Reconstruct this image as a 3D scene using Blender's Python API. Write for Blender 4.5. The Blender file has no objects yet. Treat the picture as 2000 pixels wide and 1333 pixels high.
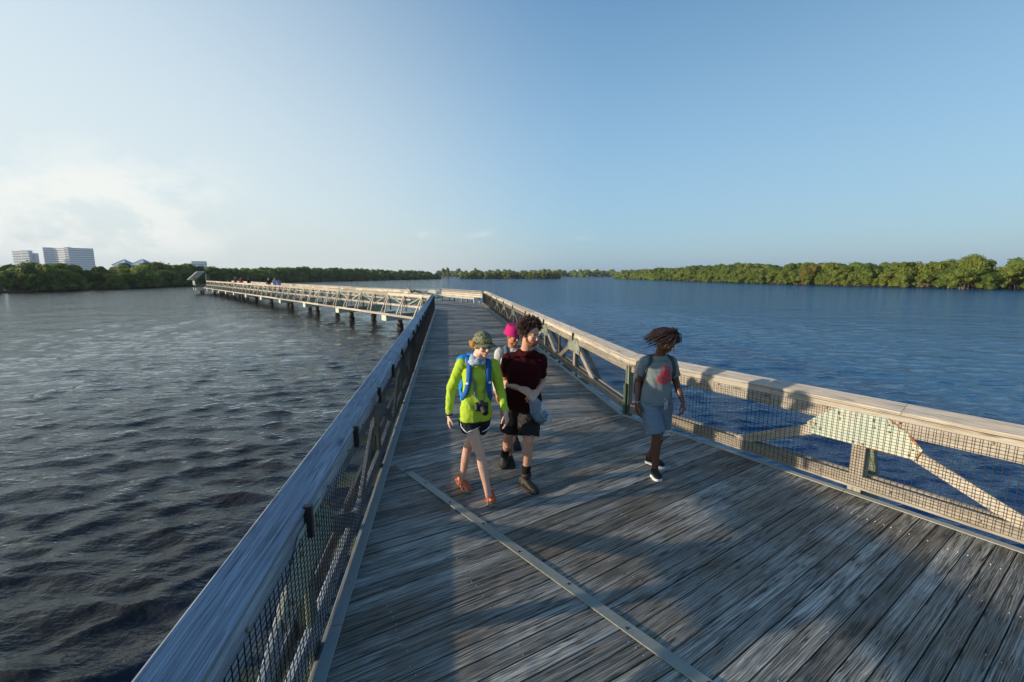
import bpy, math, random
import numpy as np
from mathutils import Vector, Matrix, noise
from mathutils.bvhtree import BVHTree
R = math.radians
random.seed(7); rng = np.random.default_rng(7)
scene = bpy.context.scene
# ------------------------------------------------------------------ camera
F_PX, CAM_H, DZ = 860.0, 4.1, 1.85          # focal length in photo pixels, lens above water, deck above water
PITCH = math.atan((666.5-537)/F_PX)
cam = bpy.data.cameras.new('camera'); camo = bpy.data.objects.new('camera', cam)
scene.collection.objects.link(camo); scene.camera = camo
cam.sensor_width = 36; cam.lens = 36*F_PX/2000; cam.clip_start = .05; cam.clip_end = 9000
camo.location = (0, 0, CAM_H); camo.rotation_euler = (math.pi/2-PITCH, 0, 0)
# ------------------------------------------------------------------ light
SUN_DIR = Vector((-.975, -.20, .0)).normalized()
EL = R(12)
SUN = Vector((SUN_DIR.x*math.cos(EL), SUN_DIR.y*math.cos(EL), math.sin(EL)))
world = bpy.data.worlds.new('World'); scene.world = world; world.use_nodes = True
nt = world.node_tree; nt.nodes.clear()
def N(nt, t, **kw):
    n = nt.nodes.new(t)
    for k, v in kw.items():
        if k.startswith('i_'):
            key = k[2:]; key = int(key) if key.isdigit() else key.replace('_', ' ')
            n.inputs[key].default_value = v
        else: setattr(n, k, v)
    return n
sky = N(nt, 'ShaderNodeTexSky', sky_type='NISHITA', sun_disc=False, sun_elevation=EL,
        sun_rotation=math.atan2(SUN_DIR.x, SUN_DIR.y), altitude=0, air_density=1.0, dust_density=1.6, ozone_density=2.2)
tc = N(nt, 'ShaderNodeTexCoord'); L = nt.links.new
sep = N(nt, 'ShaderNodeSeparateXYZ'); L(tc.outputs['Generated'], sep.inputs[0])
mp = N(nt, 'ShaderNodeMapping'); mp.inputs['Scale'].default_value = (1, 1, 1.7); L(tc.outputs['Generated'], mp.inputs[0])
cn = N(nt, 'ShaderNodeTexNoise', i_Scale=6.5, i_Detail=9.0, i_Roughness=.6, i_Distortion=.1); L(mp.outputs[0], cn.inputs['Vector'])
cr = N(nt, 'ShaderNodeMapRange', interpolation_type='SMOOTHSTEP'); L(cn.outputs[0], cr.inputs[0])
cr.inputs[1].default_value = .40; cr.inputs[2].default_value = .56
def mr(src, a, b, c=0., d=1., sm=True):
    m = N(nt, 'ShaderNodeMapRange'); m.interpolation_type = 'SMOOTHSTEP' if sm else 'LINEAR'
    L(src, m.inputs[0])
    for i, v in zip((1, 2, 3, 4), (a, b, c, d)): m.inputs[i].default_value = v
    return m.outputs[0]
def mul(a, b):
    m = N(nt, 'ShaderNodeMath', operation='MULTIPLY'); L(a, m.inputs[0])
    if isinstance(b, (int, float)): m.inputs[1].default_value = b
    else: L(b, m.inputs[1])
    return m.outputs[0]
low = mul(mr(sep.outputs[2], .24, .13), mr(sep.outputs[2], .015, .06))   # clouds keep to a band above the horizon
left = mr(sep.outputs[0], -.30, -.72)                                     # cloud bank in the west
puff = mr(sep.outputs[2], .115, .085)                                   # small puffs only low down elsewhere
cl = mul(mul(cr.outputs[0], low), mr(sep.outputs[0], -.44, -.66, 0., .85))
cn2 = N(nt, 'ShaderNodeTexNoise', i_Scale=11., i_Detail=7.0, i_Roughness=.6); L(mp.outputs[0], cn2.inputs['Vector'])
cl2 = mul(mul(mr(cn2.outputs[0], .56, .68), mul(puff, mr(sep.outputs[2], .06, .085))), mr(sep.outputs[0], .35, .0, 0., .2))
am = N(nt, 'ShaderNodeMath', operation='MAXIMUM'); L(cl, am.inputs[0]); L(cl2, am.inputs[1]); cl = am.outputs[0]
def mixw(fac, A, B, mode='MIX'):
    m = N(nt, 'ShaderNodeMix', data_type='RGBA', blend_type=mode)
    for i, v in ((0, fac), (6, A), (7, B)):
        if isinstance(v, tuple): m.inputs[i].default_value = (*v, 1)
        elif isinstance(v, (int, float)): m.inputs[i].default_value = v
        else: L(v, m.inputs[i])
    return m.outputs[2]
X_, Z_ = sep.outputs[0], sep.outputs[2]
g_ = mixw(mr(X_, -.1, .75), (1.16, 1.50, 1.56), (.99, 1.15, 1.12))       # air colour from the sunward side to the far side
skyc = mixw(1., sky.outputs[0], g_, 'MULTIPLY')
skyc = mixw(mul(mr(Z_, .42, .85), mr(X_, -.9, .3, .65, 1.)), skyc, mixw(1., skyc, (.45, .92, 1.45), 'MULTIPLY'))   # deep blue overhead
hcol = mixw(mr(X_, -.62, .25), (4.0, 4.4, 4.5), (1.95, 2.92, 4.1))
skyc = mixw(mul(mr(Z_, .62, .02), .66), skyc, hcol)                       # milky low air
skyc = mixw(mul(mr(X_, .20, -.88), mul(mr(Z_, 1.15, .10), .84)), skyc, (4.5, 4.95, 5.05))
skyc = mixw(mul(mr(X_, .2, -.5), mr(Z_, .15, .0, 0., .75)), skyc, (3.75, 4.1, 4.15))          # greyer air along the western horizon
mixc = N(nt, 'ShaderNodeMix', data_type='RGBA'); L(cl, mixc.inputs[0]); L(skyc, mixc.inputs[6])
mixc.inputs[7].default_value = (5.5, 5.6, 5.35, 1)
bg = N(nt, 'ShaderNodeBackground'); bg.inputs[1].default_value = .105; L(mixc.outputs[2], bg.inputs[0])
wo = N(nt, 'ShaderNodeOutputWorld'); L(bg.outputs[0], wo.inputs[0])
sl = bpy.data.lights.new('sun', 'SUN'); sl.energy = 4.1; sl.angle = R(.9); sl.color = (1, .83, .62)
so = bpy.data.objects.new('sun', sl); scene.collection.objects.link(so); so.rotation_euler = SUN.to_track_quat('Z', 'Y').to_euler()
so.location = (0, 0, 60)
scene.view_settings.view_transform = 'Standard'; scene.view_settings.look = 'None'; scene.view_settings.gamma = 1
scene.view_settings.exposure = 0.7
scene.render.engine = 'CYCLES'; scene.cycles.max_bounces = 6; scene.render.resolution_x = 1024; scene.render.resolution_y = 682
# ------------------------------------------------------------------ helpers
def ray(x, y):
    u = (x-1000)/F_PX; v = (666.5-y)/F_PX
    return Vector((u, math.cos(PITCH)+v*math.sin(PITCH), -math.sin(PITCH)+v*math.cos(PITCH)))
def W(x, y, Y):                                   # photo pixel + distance ahead -> world
    r = ray(x, y); return Vector((0, 0, CAM_H))+r*(Y/r.y)
def G(x, y, z=DZ):
    r = ray(x, y); return Vector((0, 0, CAM_H))+r*((z-CAM_H)/r.z)
def link(o, parent=None):
    scene.collection.objects.link(o)
    if parent is not None: o.parent = parent
    return o
def tag(o, label=None, cat=None, group=None, kind=None):
    if label: o['label'] = label
    if cat: o['category'] = cat
    if group: o['group'] = group
    if kind: o['kind'] = kind
    return o
def empty(name, label=None, cat=None, group=None, loc=(0, 0, 0), rz=0):
    o = bpy.data.objects.new(name, None); o.empty_display_size = .2; o.location = loc; o.rotation_euler = (0, 0, rz); link(o)
    return tag(o, label, cat, group)
class MB:
    def __init__(s): s.v = []; s.f = []; s.uv = []; s.t = []; s.m = []
    def add(s, vs, fs, uvs=None, tint=None, mi=0):
        b = len(s.v); s.v += [tuple(p) for p in vs]
        t = random.random() if tint is None else tint
        for k, f in enumerate(fs):
            s.f.append(tuple(b+i for i in f)); s.t.append(t); s.m.append(mi)
            s.uv.append(uvs[k] if uvs else [(vs[i][0], vs[i][1]) for i in f])
    def beam(s, p0, p1, w, h, up=(0, 0, 1), c=.004, tint=None, mi=0, taper=1.0):
        p0 = Vector(p0); p1 = Vector(p1); d = (p1-p0); Ln = d.length; d.normalize()
        u = Vector(up); a = d.cross(u)
        if a.length < 1e-4: a = d.cross(Vector((1, 0, 0)))
        a.normalize(); b = a.cross(d).normalized()
        c = min(c, w*.2, h*.2); x, y = w/2, h/2
        sec = [(-x+c, -y), (x-c, -y), (x, -y+c), (x, y-c), (x-c, y), (-x+c, y), (-x, y-c), (-x, -y+c)]
        per = [0]
        for i in range(8):
            q0 = sec[i]; q1 = sec[(i+1) % 8]; per.append(per[-1]+math.hypot(q1[0]-q0[0], q1[1]-q0[1]))
        ru, rv = random.uniform(0, 50), random.uniform(0, 50)
        vs = [p0+a*i+b*j for i, j in sec]+[p1+(a*i+b*j)*taper for i, j in sec]
        fs = []; uv = []
        for i in range(8):
            j = (i+1) % 8; fs.append((i, i+8, j+8, j)[::-1])
            uv.append([(ru, rv+per[i]), (ru+Ln, rv+per[i]), (ru+Ln, rv+per[i+1]), (ru, rv+per[i+1])][::-1])
        fs.append(tuple(range(8))); uv.append([(ru+q[0]*.2, rv+q[1]) for q in sec])
        fs.append(tuple(range(15, 7, -1))); uv.append([(ru+q[0]*.2, rv+q[1]) for q in sec[::-1]])
        fs = [f[::-1] for f in fs]; uv = [q[::-1] for q in uv]
        s.add(vs, fs, uv, tint, mi)
    def box(s, c, sz, rz=0, tint=None, mi=0):
        c = Vector(c); d = Vector((math.cos(rz), math.sin(rz), 0))*sz[0]/2
        s.beam(c-d, c+d, sz[1], sz[2], tint=tint, mi=mi)
    def prism(s, pts, n, th, tint=None, mi=0):        # pts: planar polygon, extruded along n by th
        n = Vector(n).normalized(); pts = [Vector(p) for p in pts]; k = len(pts)
        vs = pts+[p+n*th for p in pts]
        e = (pts[1]-pts[0]).normalized(); g = n.cross(e)
        U = lambda p: ((p-pts[0]).dot(e)+3.3, (p-pts[0]).dot(g)+5.1)
        fs = [tuple(range(k))[::-1], tuple(range(k, 2*k))]+[(i, (i+1) % k, (i+1) % k+k, i+k) for i in range(k)]
        s.add(vs, fs, [[U(vs[i]) for i in f] for f in fs], tint, mi)
    def ball(s, c, r, seg=8, rings=6, M=None, mi=0, tint=None):
        c = Vector(c); r = (r, r, r) if isinstance(r, (int, float)) else r
        vs = []; fs = []
        for i in range(rings+1):
            ph = math.pi*i/rings
            for j in range(seg):
                a = 2*math.pi*j/seg
                p = Vector((r[0]*math.sin(ph)*math.cos(a), r[1]*math.sin(ph)*math.sin(a), r[2]*math.cos(ph)))
                vs.append(c+((M @ p) if M is not None else p))
        for i in range(rings):
            for j in range(seg):
                k = (j+1) % seg; fs.append((i*seg+j, (i+1)*seg+j, (i+1)*seg+k, i*seg+k))
        s.add(vs, fs, None, tint, mi)
    def cone(s, p0, r0, p1, r1, seg=12, caps=True, mi=0, tint=None):
        p0 = Vector(p0); p1 = Vector(p1); d = (p1-p0)
        if d.length < 1e-6: return
        d.normalize(); a = d.orthogonal().normalized(); b = d.cross(a)
        vs = []
        for p, r in ((p0, r0), (p1, r1)):
            for j in range(seg):
                t = 2*math.pi*j/seg; vs.append(p+(a*math.cos(t)+b*math.sin(t))*r)
        fs = [(j, (j+1) % seg, (j+1) % seg+seg, j+seg) for j in range(seg)]
        if caps: fs += [tuple(range(seg))[::-1], tuple(range(seg, 2*seg))]
        s.add(vs, fs, None, tint, mi)
    def limb(s, pts, rs, seg=14):
        for i in range(len(pts)-1): s.cone(pts[i], rs[i], pts[i+1], rs[i+1], seg)
        for p, r in zip(pts, rs): s.ball(p, r, seg, 8)
    def tube(s, pts, rs, seg=6, mi=0, tint=None):     # smooth open tube with shared rings
        pts = [Vector(p) for p in pts]; n = len(pts)
        if isinstance(rs, (int, float)): rs = [rs]*n
        t = (pts[1]-pts[0]).normalized(); a = t.orthogonal().normalized(); vs = []; fs = []
        for i, p in enumerate(pts):
            t = (pts[min(i+1, n-1)]-pts[max(i-1, 0)]).normalized()
            a = (a-t*a.dot(t)).normalized(); b = t.cross(a)
            for j in range(seg):
                w = 2*math.pi*j/seg; vs.append(p+(a*math.cos(w)+b*math.sin(w))*rs[i])
        for i in range(n-1):
            for j in range(seg):
                k = (j+1) % seg; fs.append((i*seg+j, i*seg+k, (i+1)*seg+k, (i+1)*seg+j))
        fs += [tuple(range(seg))[::-1], tuple(range((n-1)*seg, n*seg))]
        s.add(vs, fs, None, tint, mi)
    def loft(s, rings, seg=24):                        # rings: (centre, half-width vector, half-depth vector)
        vs = []; fs = []; n = len(rings)
        for c, a, b in rings:
            for j in range(seg):
                w = 2*math.pi*j/seg; cw, sw = math.cos(w), math.sin(w)
                q = 2.4; cw = math.copysign(abs(cw)**(2/q), cw); sw = math.copysign(abs(sw)**(2/q), sw)
                vs.append(Vector(c)+Vector(a)*cw+Vector(b)*sw)
        for i in range(n-1):
            for j in range(seg):
                k = (j+1) % seg; fs.append((i*seg+j, i*seg+k, (i+1)*seg+k, (i+1)*seg+j))
        fs += [tuple(range(seg))[::-1], tuple(range((n-1)*seg, n*seg))]
        s.add(vs, fs)
    def mesh(s, name):
        me = bpy.data.meshes.new(name); me.from_pydata(s.v, [], s.f)
        uvl = me.uv_layers.new(name='UVMap'); flat = [c for f in s.uv for p in f for c in p]
        uvl.data.foreach_set('uv', flat)
        at = me.attributes.new('tint', 'FLOAT', 'FACE'); at.data.foreach_set('value', s.t)
        if any(s.m): me.polygons.foreach_set('material_index', s.m)
        me.update(); return me
    def build(s, name, mat, parent=None, smooth=False, bevel=0):
        me = s.mesh(name)
        for m in (mat if isinstance(mat, (list, tuple)) else [mat]): me.materials.append(m)
        if smooth: me.polygons.foreach_set('use_smooth', [True]*len(me.polygons))
        return link(bpy.data.objects.new(name, me), parent)
def remesh(mb, voxel, sm=2, name='body', fac=.5):
    me = mb.mesh(name); o = bpy.data.objects.new('tmp', me); link(o)
    m = o.modifiers.new('r', 'REMESH'); m.mode = 'VOXEL'; m.voxel_size = voxel; m.use_smooth_shade = True
    if sm: k = o.modifiers.new('s', 'SMOOTH'); k.factor = fac; k.iterations = sm
    dg = bpy.context.evaluated_depsgraph_get(); out = bpy.data.meshes.new_from_object(o.evaluated_get(dg)); out.name = name
    bpy.data.objects.remove(o); bpy.data.meshes.remove(me)
    out.polygons.foreach_set('use_smooth', [True]*len(out.polygons))
    return out
def mobj(name, me, mat, parent=None):
    me.materials.clear(); me.materials.append(mat); return link(bpy.data.objects.new(name, me), parent)
# ------------------------------------------------------------------ materials
def mat(name):
    m = bpy.data.materials.new(name); m.use_nodes = True; nt = m.node_tree; nt.nodes.clear()
    b = N(nt, 'ShaderNodeBsdfPrincipled'); o = N(nt, 'ShaderNodeOutputMaterial'); nt.links.new(b.outputs[0], o.inputs[0])
    return m, nt, b
def ramp(nt, src, stops):
    r = N(nt, 'ShaderNodeValToRGB'); e = r.color_ramp.elements
    while len(e) < len(stops): e.new(.5)
    for k, (p, c) in enumerate(stops):
        e[k].position = p; e[k].color = (*c, 1) if len(c) == 3 else c
    nt.links.new(src, r.inputs[0]); return r.outputs[0]
def mixc_(nt, fac, a, b, mode='MIX'):
    m = N(nt, 'ShaderNodeMix', data_type='RGBA', blend_type=mode)
    for s, v in ((0, fac), (6, a), (7, b)):
        if isinstance(v, (int, float)): m.inputs[s].default_value = v
        elif isinstance(v, tuple): m.inputs[s].default_value = (*v, 1)
        else: nt.links.new(v, m.inputs[s])
    return m.outputs[2]
def rng_(nt, src, a, b, c=0., d=1.):
    m = N(nt, 'ShaderNodeMapRange'); nt.links.new(src, m.inputs[0])
    for i, v in zip((1, 2, 3, 4), (a, b, c, d)): m.inputs[i].default_value = v
    return m.outputs[0]
def math_(nt, op, a, b=0.):
    m = N(nt, 'ShaderNodeMath', operation=op)
    for s, v in ((0, a), (1, b)):
        if isinstance(v, (int, float)): m.inputs[s].default_value = v
        else: nt.links.new(v, m.inputs[s])
    return m.outputs[0]
def wood(name, light, dark, stain=None, rough=.75, bump=.5, grain=1.0, knots=True, crack=.55, bdist=.006):
    m, nt, b = mat(name); l = nt.links.new
    uv = N(nt, 'ShaderNodeUVMap'); uv.uv_map = 'UVMap'
    sp = N(nt, 'ShaderNodeSeparateXYZ'); l(uv.outputs[0], sp.inputs[0])
    # knots bend the grain
    km = N(nt, 'ShaderNodeMapping'); km.inputs['Scale'].default_value = (1.15, 5.2, 1); l(uv.outputs[0], km.inputs[0])
    vo = N(nt, 'ShaderNodeTexVoronoi', feature='F1', i_Scale=1.0, i_Randomness=1.0); l(km.outputs[0], vo.inputs['Vector'])
    kd = rng_(nt, vo.outputs['Distance'], .02, .30, 1., 0.)
    kd = math_(nt, 'POWER', math_(nt, 'MAXIMUM', kd, 0.), 2.)
    ln = N(nt, 'ShaderNodeTexNoise', i_Scale=1.0, i_Detail=2.0); lm = N(nt, 'ShaderNodeMapping'); lm.inputs['Scale'].default_value = (1.6, 5, 1)
    l(uv.outputs[0], lm.inputs[0]); l(lm.outputs[0], ln.inputs['Vector'])
    vv = math_(nt, 'ADD', math_(nt, 'ADD', sp.outputs[1], math_(nt, 'MULTIPLY', ln.outputs[0], .022)), math_(nt, 'MULTIPLY', kd, .020 if knots else 0.))
    def gn(fu, fv, det, ro=.5):
        c = N(nt, 'ShaderNodeCombineXYZ'); l(math_(nt, 'MULTIPLY', sp.outputs[0], fu), c.inputs[0]); l(math_(nt, 'MULTIPLY', vv, fv*grain), c.inputs[1])
        n = N(nt, 'ShaderNodeTexNoise', i_Scale=1.0, i_Detail=det, i_Roughness=ro); l(c.outputs[0], n.inputs['Vector']); return n.outputs[0]
    g1 = gn(1.3, 34, 3.); g2 = gn(2.2, 120, 2.); g3 = gn(.9, 46, 2.); g4 = gn(1.5, 85, 1.)
    line = lambda n, w: rng_(nt, math_(nt, 'ABSOLUTE', math_(nt, 'SUBTRACT', n, .5)), w*.25, w, 1., 0.)
    brk = rng_(nt, gn(3.5, 14, 2.), .42, .56)                       # lines come and go
    ln_ = math_(nt, 'MAXIMUM', math_(nt, 'MULTIPLY', line(g3, .030), brk), math_(nt, 'MULTIPLY', line(g4, .05), .55))
    h = math_(nt, 'ADD', math_(nt, 'MULTIPLY', g1, .6), math_(nt, 'MULTIPLY', g2, .4))
    col = ramp(nt, h, [(.34, tuple(a*.35+c*.65 for a, c in zip(light, dark))), (.50, tuple(a*.68+c*.32 for a, c in zip(light, dark))), (.64, light)])
    tn = N(nt, 'ShaderNodeAttribute', attribute_name='tint')
    br = rng_(nt, tn.outputs['Fac'], 0, 1, .58, 1.32)
    cmb = N(nt, 'ShaderNodeCombineColor'); [l(br, cmb.inputs[i]) for i in range(3)]
    col = mixc_(nt, 1., col, cmb.outputs[0], 'MULTIPLY')
    ob = N(nt, 'ShaderNodeNewGeometry')
    big = N(nt, 'ShaderNodeTexNoise', i_Scale=1.3, i_Detail=6.0, i_Roughness=.6); l(ob.outputs['Position'], big.inputs['Vector'])
    if stain:
        col = mixc_(nt, rng_(nt, big.outputs[0], .46, .62, 0., .6), col, stain, 'MIX')
    if knots: col = mixc_(nt, rng_(nt, kd, .45, .8, 0., .75), col, tuple(c*.45 for c in dark))
    cr = ln_          # weathered grain lines and drying cracks
    col = mixc_(nt, math_(nt, 'MULTIPLY', cr, crack), col, tuple(c*.35 for c in dark))
    l(col, b.inputs['Base Color']); b.inputs['Roughness'].default_value = rough; b.inputs['Specular IOR Level'].default_value = .25
    b0 = N(nt, 'ShaderNodeBump', i_Strength=bump, i_Distance=bdist*2.2); l(gn(1.1, 13, 3.), b0.inputs['Height'])      # cupped, uneven boards
    bu = N(nt, 'ShaderNodeBump', i_Strength=bump, i_Distance=bdist); l(b0.outputs[0], bu.inputs['Normal'])
    l(math_(nt, 'SUBTRACT', h, math_(nt, 'MULTIPLY', cr, .4)), bu.inputs['Height']); l(bu.outputs[0], b.inputs['Normal'])
    return m
def plain(name, col, rough=.6, metal=0, bump=0, bscale=60, var=.12, spec=.4, sss=0, coat=0):
    m, nt, b = mat(name); tcn = N(nt, 'ShaderNodeTexCoord')
    n1 = N(nt, 'ShaderNodeTexNoise', i_Scale=bscale*.2, i_Detail=5.0); nt.links.new(tcn.outputs['Object'], n1.inputs['Vector'])
    c = mixc_(nt, n1.outputs[0], tuple(x*(1-var) for x in col), tuple(min(1, x*(1+var)) for x in col))
    nt.links.new(c, b.inputs['Base Color']); b.inputs['Roughness'].default_value = rough; b.inputs['Metallic'].default_value = metal
    b.inputs['Specular IOR Level'].default_value = spec
    if sss: b.inputs['Subsurface Weight'].default_value = sss; b.inputs['Subsurface Radius'].default_value = (.012, .005, .003); b.inputs['Subsurface Scale'].default_value = 1.
    if bump:
        n2 = N(nt, 'ShaderNodeTexNoise', i_Scale=bscale, i_Detail=4.0); nt.links.new(tcn.outputs['Object'], n2.inputs['Vector'])
        bu = N(nt, 'ShaderNodeBump', i_Strength=bump, i_Distance=.01); nt.links.new(n2.outputs[0], bu.inputs['Height']); nt.links.new(bu.outputs[0], b.inputs['Normal'])
    return m
M = {}
M['deck'] = wood('weathered_deck_wood', (.44, .425, .355), (.056, .052, .042), stain=(.17, .12, .065), bump=1., rough=.66, bdist=.017, crack=.9, grain=1.)
M['rail'] = wood('weathered_rail_wood', (.54, .485, .385), (.25, .20, .145), stain=(.36, .34, .30), bump=.6, rough=.75, crack=.7, bdist=.003)
M['railshade'] = wood('shade_tinted_rail_wood', (.35, .41, .46), (.115, .135, .155), stain=(.24, .25, .27), bump=.8, rough=.7, crack=.7, bdist=.006)  # copy of the rail wood with the blue of shade painted into its colour
M['green'] = wood('green_stained_wood', (.30, .34, .26), (.13, .17, .12), stain=(.12, .14, .09), bump=.4, rough=.8)
M['brown'] = wood('brown_post_wood', (.30, .22, .15), (.13, .09, .06), bump=.5)
def gusset_mat():
    m, nt, b = mat('rusty_painted_steel'); l = nt.links.new
    g = N(nt, 'ShaderNodeNewGeometry'); n1 = N(nt, 'ShaderNodeTexNoise', i_Scale=5.0, i_Detail=8.0, i_Roughness=.65); l(g.outputs['Position'], n1.inputs['Vector'])
    n2 = N(nt, 'ShaderNodeTexNoise', i_Scale=2.2, i_Detail=3.0); l(g.outputs['Position'], n2.inputs['Vector'])
    c = ramp(nt, n2.outputs[0], [(.35, (.26, .34, .29)), (.55, (.42, .47, .38)), (.7, (.48, .49, .38))])
    c = mixc_(nt, rng_(nt, n1.outputs[0], .60, .70, 0., .8), c, (.36, .14, .04)); l(c, b.inputs['Base Color'])
    b.inputs['Roughness'].default_value = .55
    bu = N(nt, 'ShaderNodeBump', i_Strength=.3, i_Distance=.003); l(n1.outputs[0], bu.inputs['Height']); l(bu.outputs[0], b.inputs['Normal'])
    return m
M['gusset'] = gusset_mat()
M['rust'] = plain('rust_stain', (.38, .15, .04), .8, bump=.3)
M['strip'] = plain('aged_aluminium_strip', (.24, .25, .20), .5, .25, bump=.15, bscale=30)
M['curb'] = plain('edge_strip_metal', (.30, .31, .27), .55, .1, bump=.15, bscale=20)
M['black'] = plain('black_wire_coating', (.006, .006, .006), .6)
M['darksteel'] = plain('dark_steel', (.03, .028, .025), .5, .3)
M['bolt'] = plain('rusty_bolt', (.30, .24, .17), .55, .4)
M['screw'] = plain('bright_screw', (.45, .47, .48), .4, .5)
M['pilecap'] = plain('pale_green_concrete', (.44, .50, .41), .85, bump=.3, bscale=8, var=.3)
def pile_mat():
    m, nt, b = mat('wet_pile'); l = nt.links.new
    g = N(nt, 'ShaderNodeNewGeometry'); s = N(nt, 'ShaderNodeSeparateXYZ'); l(g.outputs['Position'], s.inputs[0])
    n1 = N(nt, 'ShaderNodeTexNoise', i_Scale=3.0, i_Detail=6.0); l(g.outputs['Position'], n1.inputs['Vector'])
    zz = math_(nt, 'ADD', s.outputs[2], math_(nt, 'MULTIPLY', n1.outputs[0], .4))
    l(ramp(nt, rng_(nt, zz, .0, 1.6), [(.3, (.012, .010, .008)), (.42, (.05, .028, .016)), (.65, (.16, .105, .06)), (.9, (.22, .17, .11))]), b.inputs['Base Color'])
    b.inputs['Roughness'].default_value = .7; return m
M['pile'] = pile_mat()
M['oyster'] = plain('oyster_crust', (.05, .04, .032), .8, bump=.8, bscale=25)
# ------------------------------------------------------------------ water
def build_water():
    ang = np.concatenate([np.linspace(-math.pi, R(-62), 60, endpoint=False), np.linspace(R(-62), R(62), 900), np.linspace(R(62), math.pi, 60)[1:-1]])
    rad = [1.0]
    while rad[-1] < 5000: rad.append(rad[-1]*1.0085+.004)
    rad = np.array([0.02]+rad); na, nr = len(ang), len(rad)
    A, Rr = np.meshgrid(ang, rad); X = np.sin(A)*Rr; Y = np.cos(A)*Rr; Z = np.zeros_like(X)
    DX = np.zeros_like(X); DY = np.zeros_like(X)
    sp = np.maximum(Rr*.0085, Rr*(np.where(np.abs(A) < R(62), .0025, .09)))
    r2 = np.random.default_rng(3)
    for i in range(110):
        lam = .10*(1.35/.10)**(i/109.); th = R(101)+r2.normal(0, R(24)); k = 2*math.pi/lam
        amp = .0082*lam**.88*r2.uniform(.6, 1.5); ph = r2.uniform(0, 6.28)
        kx, ky = math.cos(th)*k, math.sin(th)*k
        fade = np.clip(lam/(sp*3.2)-.6, 0, 1); arg = kx*X+ky*Y+ph
        # slow modulation so crests are short
        mo = .55+.45*np.sin(X*kx*.13-Y*ky*.11+ph*2.3)*np.sin(X*ky*.21+Y*kx*.17+ph)
        Z += amp*fade*mo*np.sin(arg)
        q = amp*fade*mo*np.cos(arg)*.8; DX += q*math.cos(th); DY += q*math.sin(th)
    X = X+DX; Y = Y+DY
    v = np.stack([X, Y, Z], -1).reshape(-1, 3)
    i, j = np.meshgrid(np.arange(nr-1), np.arange(na), indexing='ij'); k = (j+1) % na
    f = np.stack([i*na+j, i*na+k, (i+1)*na+k, (i+1)*na+j], -1).reshape(-1, 4)
    me = bpy.data.meshes.new('water'); me.vertices.add(len(v)); me.vertices.foreach_set('co', v.ravel())
    me.loops.add(f.size); me.loops.foreach_set('vertex_index', f.ravel()); me.polygons.add(len(f))
    me.polygons.foreach_set('loop_start', np.arange(0, f.size, 4)); me.polygons.foreach_set('loop_total', np.full(len(f), 4))
    me.polygons.foreach_set('use_smooth', np.ones(len(f), bool)); me.update(); me.validate()
    m, nt, b = mat('lagoon_water'); l = nt.links.new
    b.inputs['Base Color'].default_value = (.014, .013, .009, 1); b.inputs['Roughness'].default_value = .07; b.inputs['IOR'].default_value = 1.333; pass
    g = N(nt, 'ShaderNodeNewGeometry')
    def ns(sx, sy, rot, det):
        mp = N(nt, 'ShaderNodeMapping'); mp.inputs['Scale'].default_value = (sx, sy, 1); mp.inputs['Rotation'].default_value = (0, 0, R(rot)); l(g.outputs['Position'], mp.inputs[0])
        n = N(nt, 'ShaderNodeTexNoise', i_Scale=1.0, i_Detail=det, i_Roughness=.6); l(mp.outputs[0], n.inputs['Vector']); return n.outputs[0]
    sx_ = N(nt, 'ShaderNodeSeparateXYZ'); l(g.outputs['Position'], sx_.inputs[0])
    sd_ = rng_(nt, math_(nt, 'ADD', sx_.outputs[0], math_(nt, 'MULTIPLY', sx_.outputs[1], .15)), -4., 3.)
    bc_ = mixc_(nt, sd_, (.019, .014, .007), (.003, .060, .135))   # tannin-brown body; to the right the sky's blue reflection is painted in
    h0 = ns(11., 24., 14, 3.); h1 = ns(3.8, 8.0, 8, 4.); h2 = ns(1.0, 1.9, -8, 4.); h3 = ns(.33, .55, 10, 3.); h5 = ns(.10, .16, -5, 3.)
    nb = None
    for h, st_, ds in ((h0, .6, .007), (h1, .8, .038), (h2, .9, .085), (h3, .9, .20), (h5, .9, .42)):
        bb = N(nt, 'ShaderNodeBump', i_Strength=st_, i_Distance=ds); l(h, bb.inputs['Height'])
        if nb is not None: l(nb, bb.inputs['Normal'])
        nb = bb.outputs[0]
    fr = N(nt, 'ShaderNodeFresnel', i_IOR=1.333); l(nb, fr.inputs['Normal'])
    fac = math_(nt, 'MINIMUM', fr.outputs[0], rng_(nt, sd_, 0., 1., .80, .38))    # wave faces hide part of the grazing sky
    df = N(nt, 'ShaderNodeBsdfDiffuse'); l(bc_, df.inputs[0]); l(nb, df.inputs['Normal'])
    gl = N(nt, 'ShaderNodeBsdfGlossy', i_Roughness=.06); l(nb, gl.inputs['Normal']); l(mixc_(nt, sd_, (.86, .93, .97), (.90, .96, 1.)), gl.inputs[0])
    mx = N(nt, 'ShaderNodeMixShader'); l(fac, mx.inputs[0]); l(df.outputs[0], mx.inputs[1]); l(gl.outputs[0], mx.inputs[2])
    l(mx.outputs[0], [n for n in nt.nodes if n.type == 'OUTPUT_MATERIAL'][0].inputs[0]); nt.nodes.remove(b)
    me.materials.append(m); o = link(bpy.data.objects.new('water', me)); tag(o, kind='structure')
build_water()
bed = MB(); bed.add([(-6000, -6000, -3), (6000, -6000, -3), (6000, 6000, -3), (-6000, 6000, -3)], [(0, 1, 2, 3)])
tag(bed.build('lagoon_bed', plain('mud', (.06, .05, .035), .9)), kind='structure')
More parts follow.
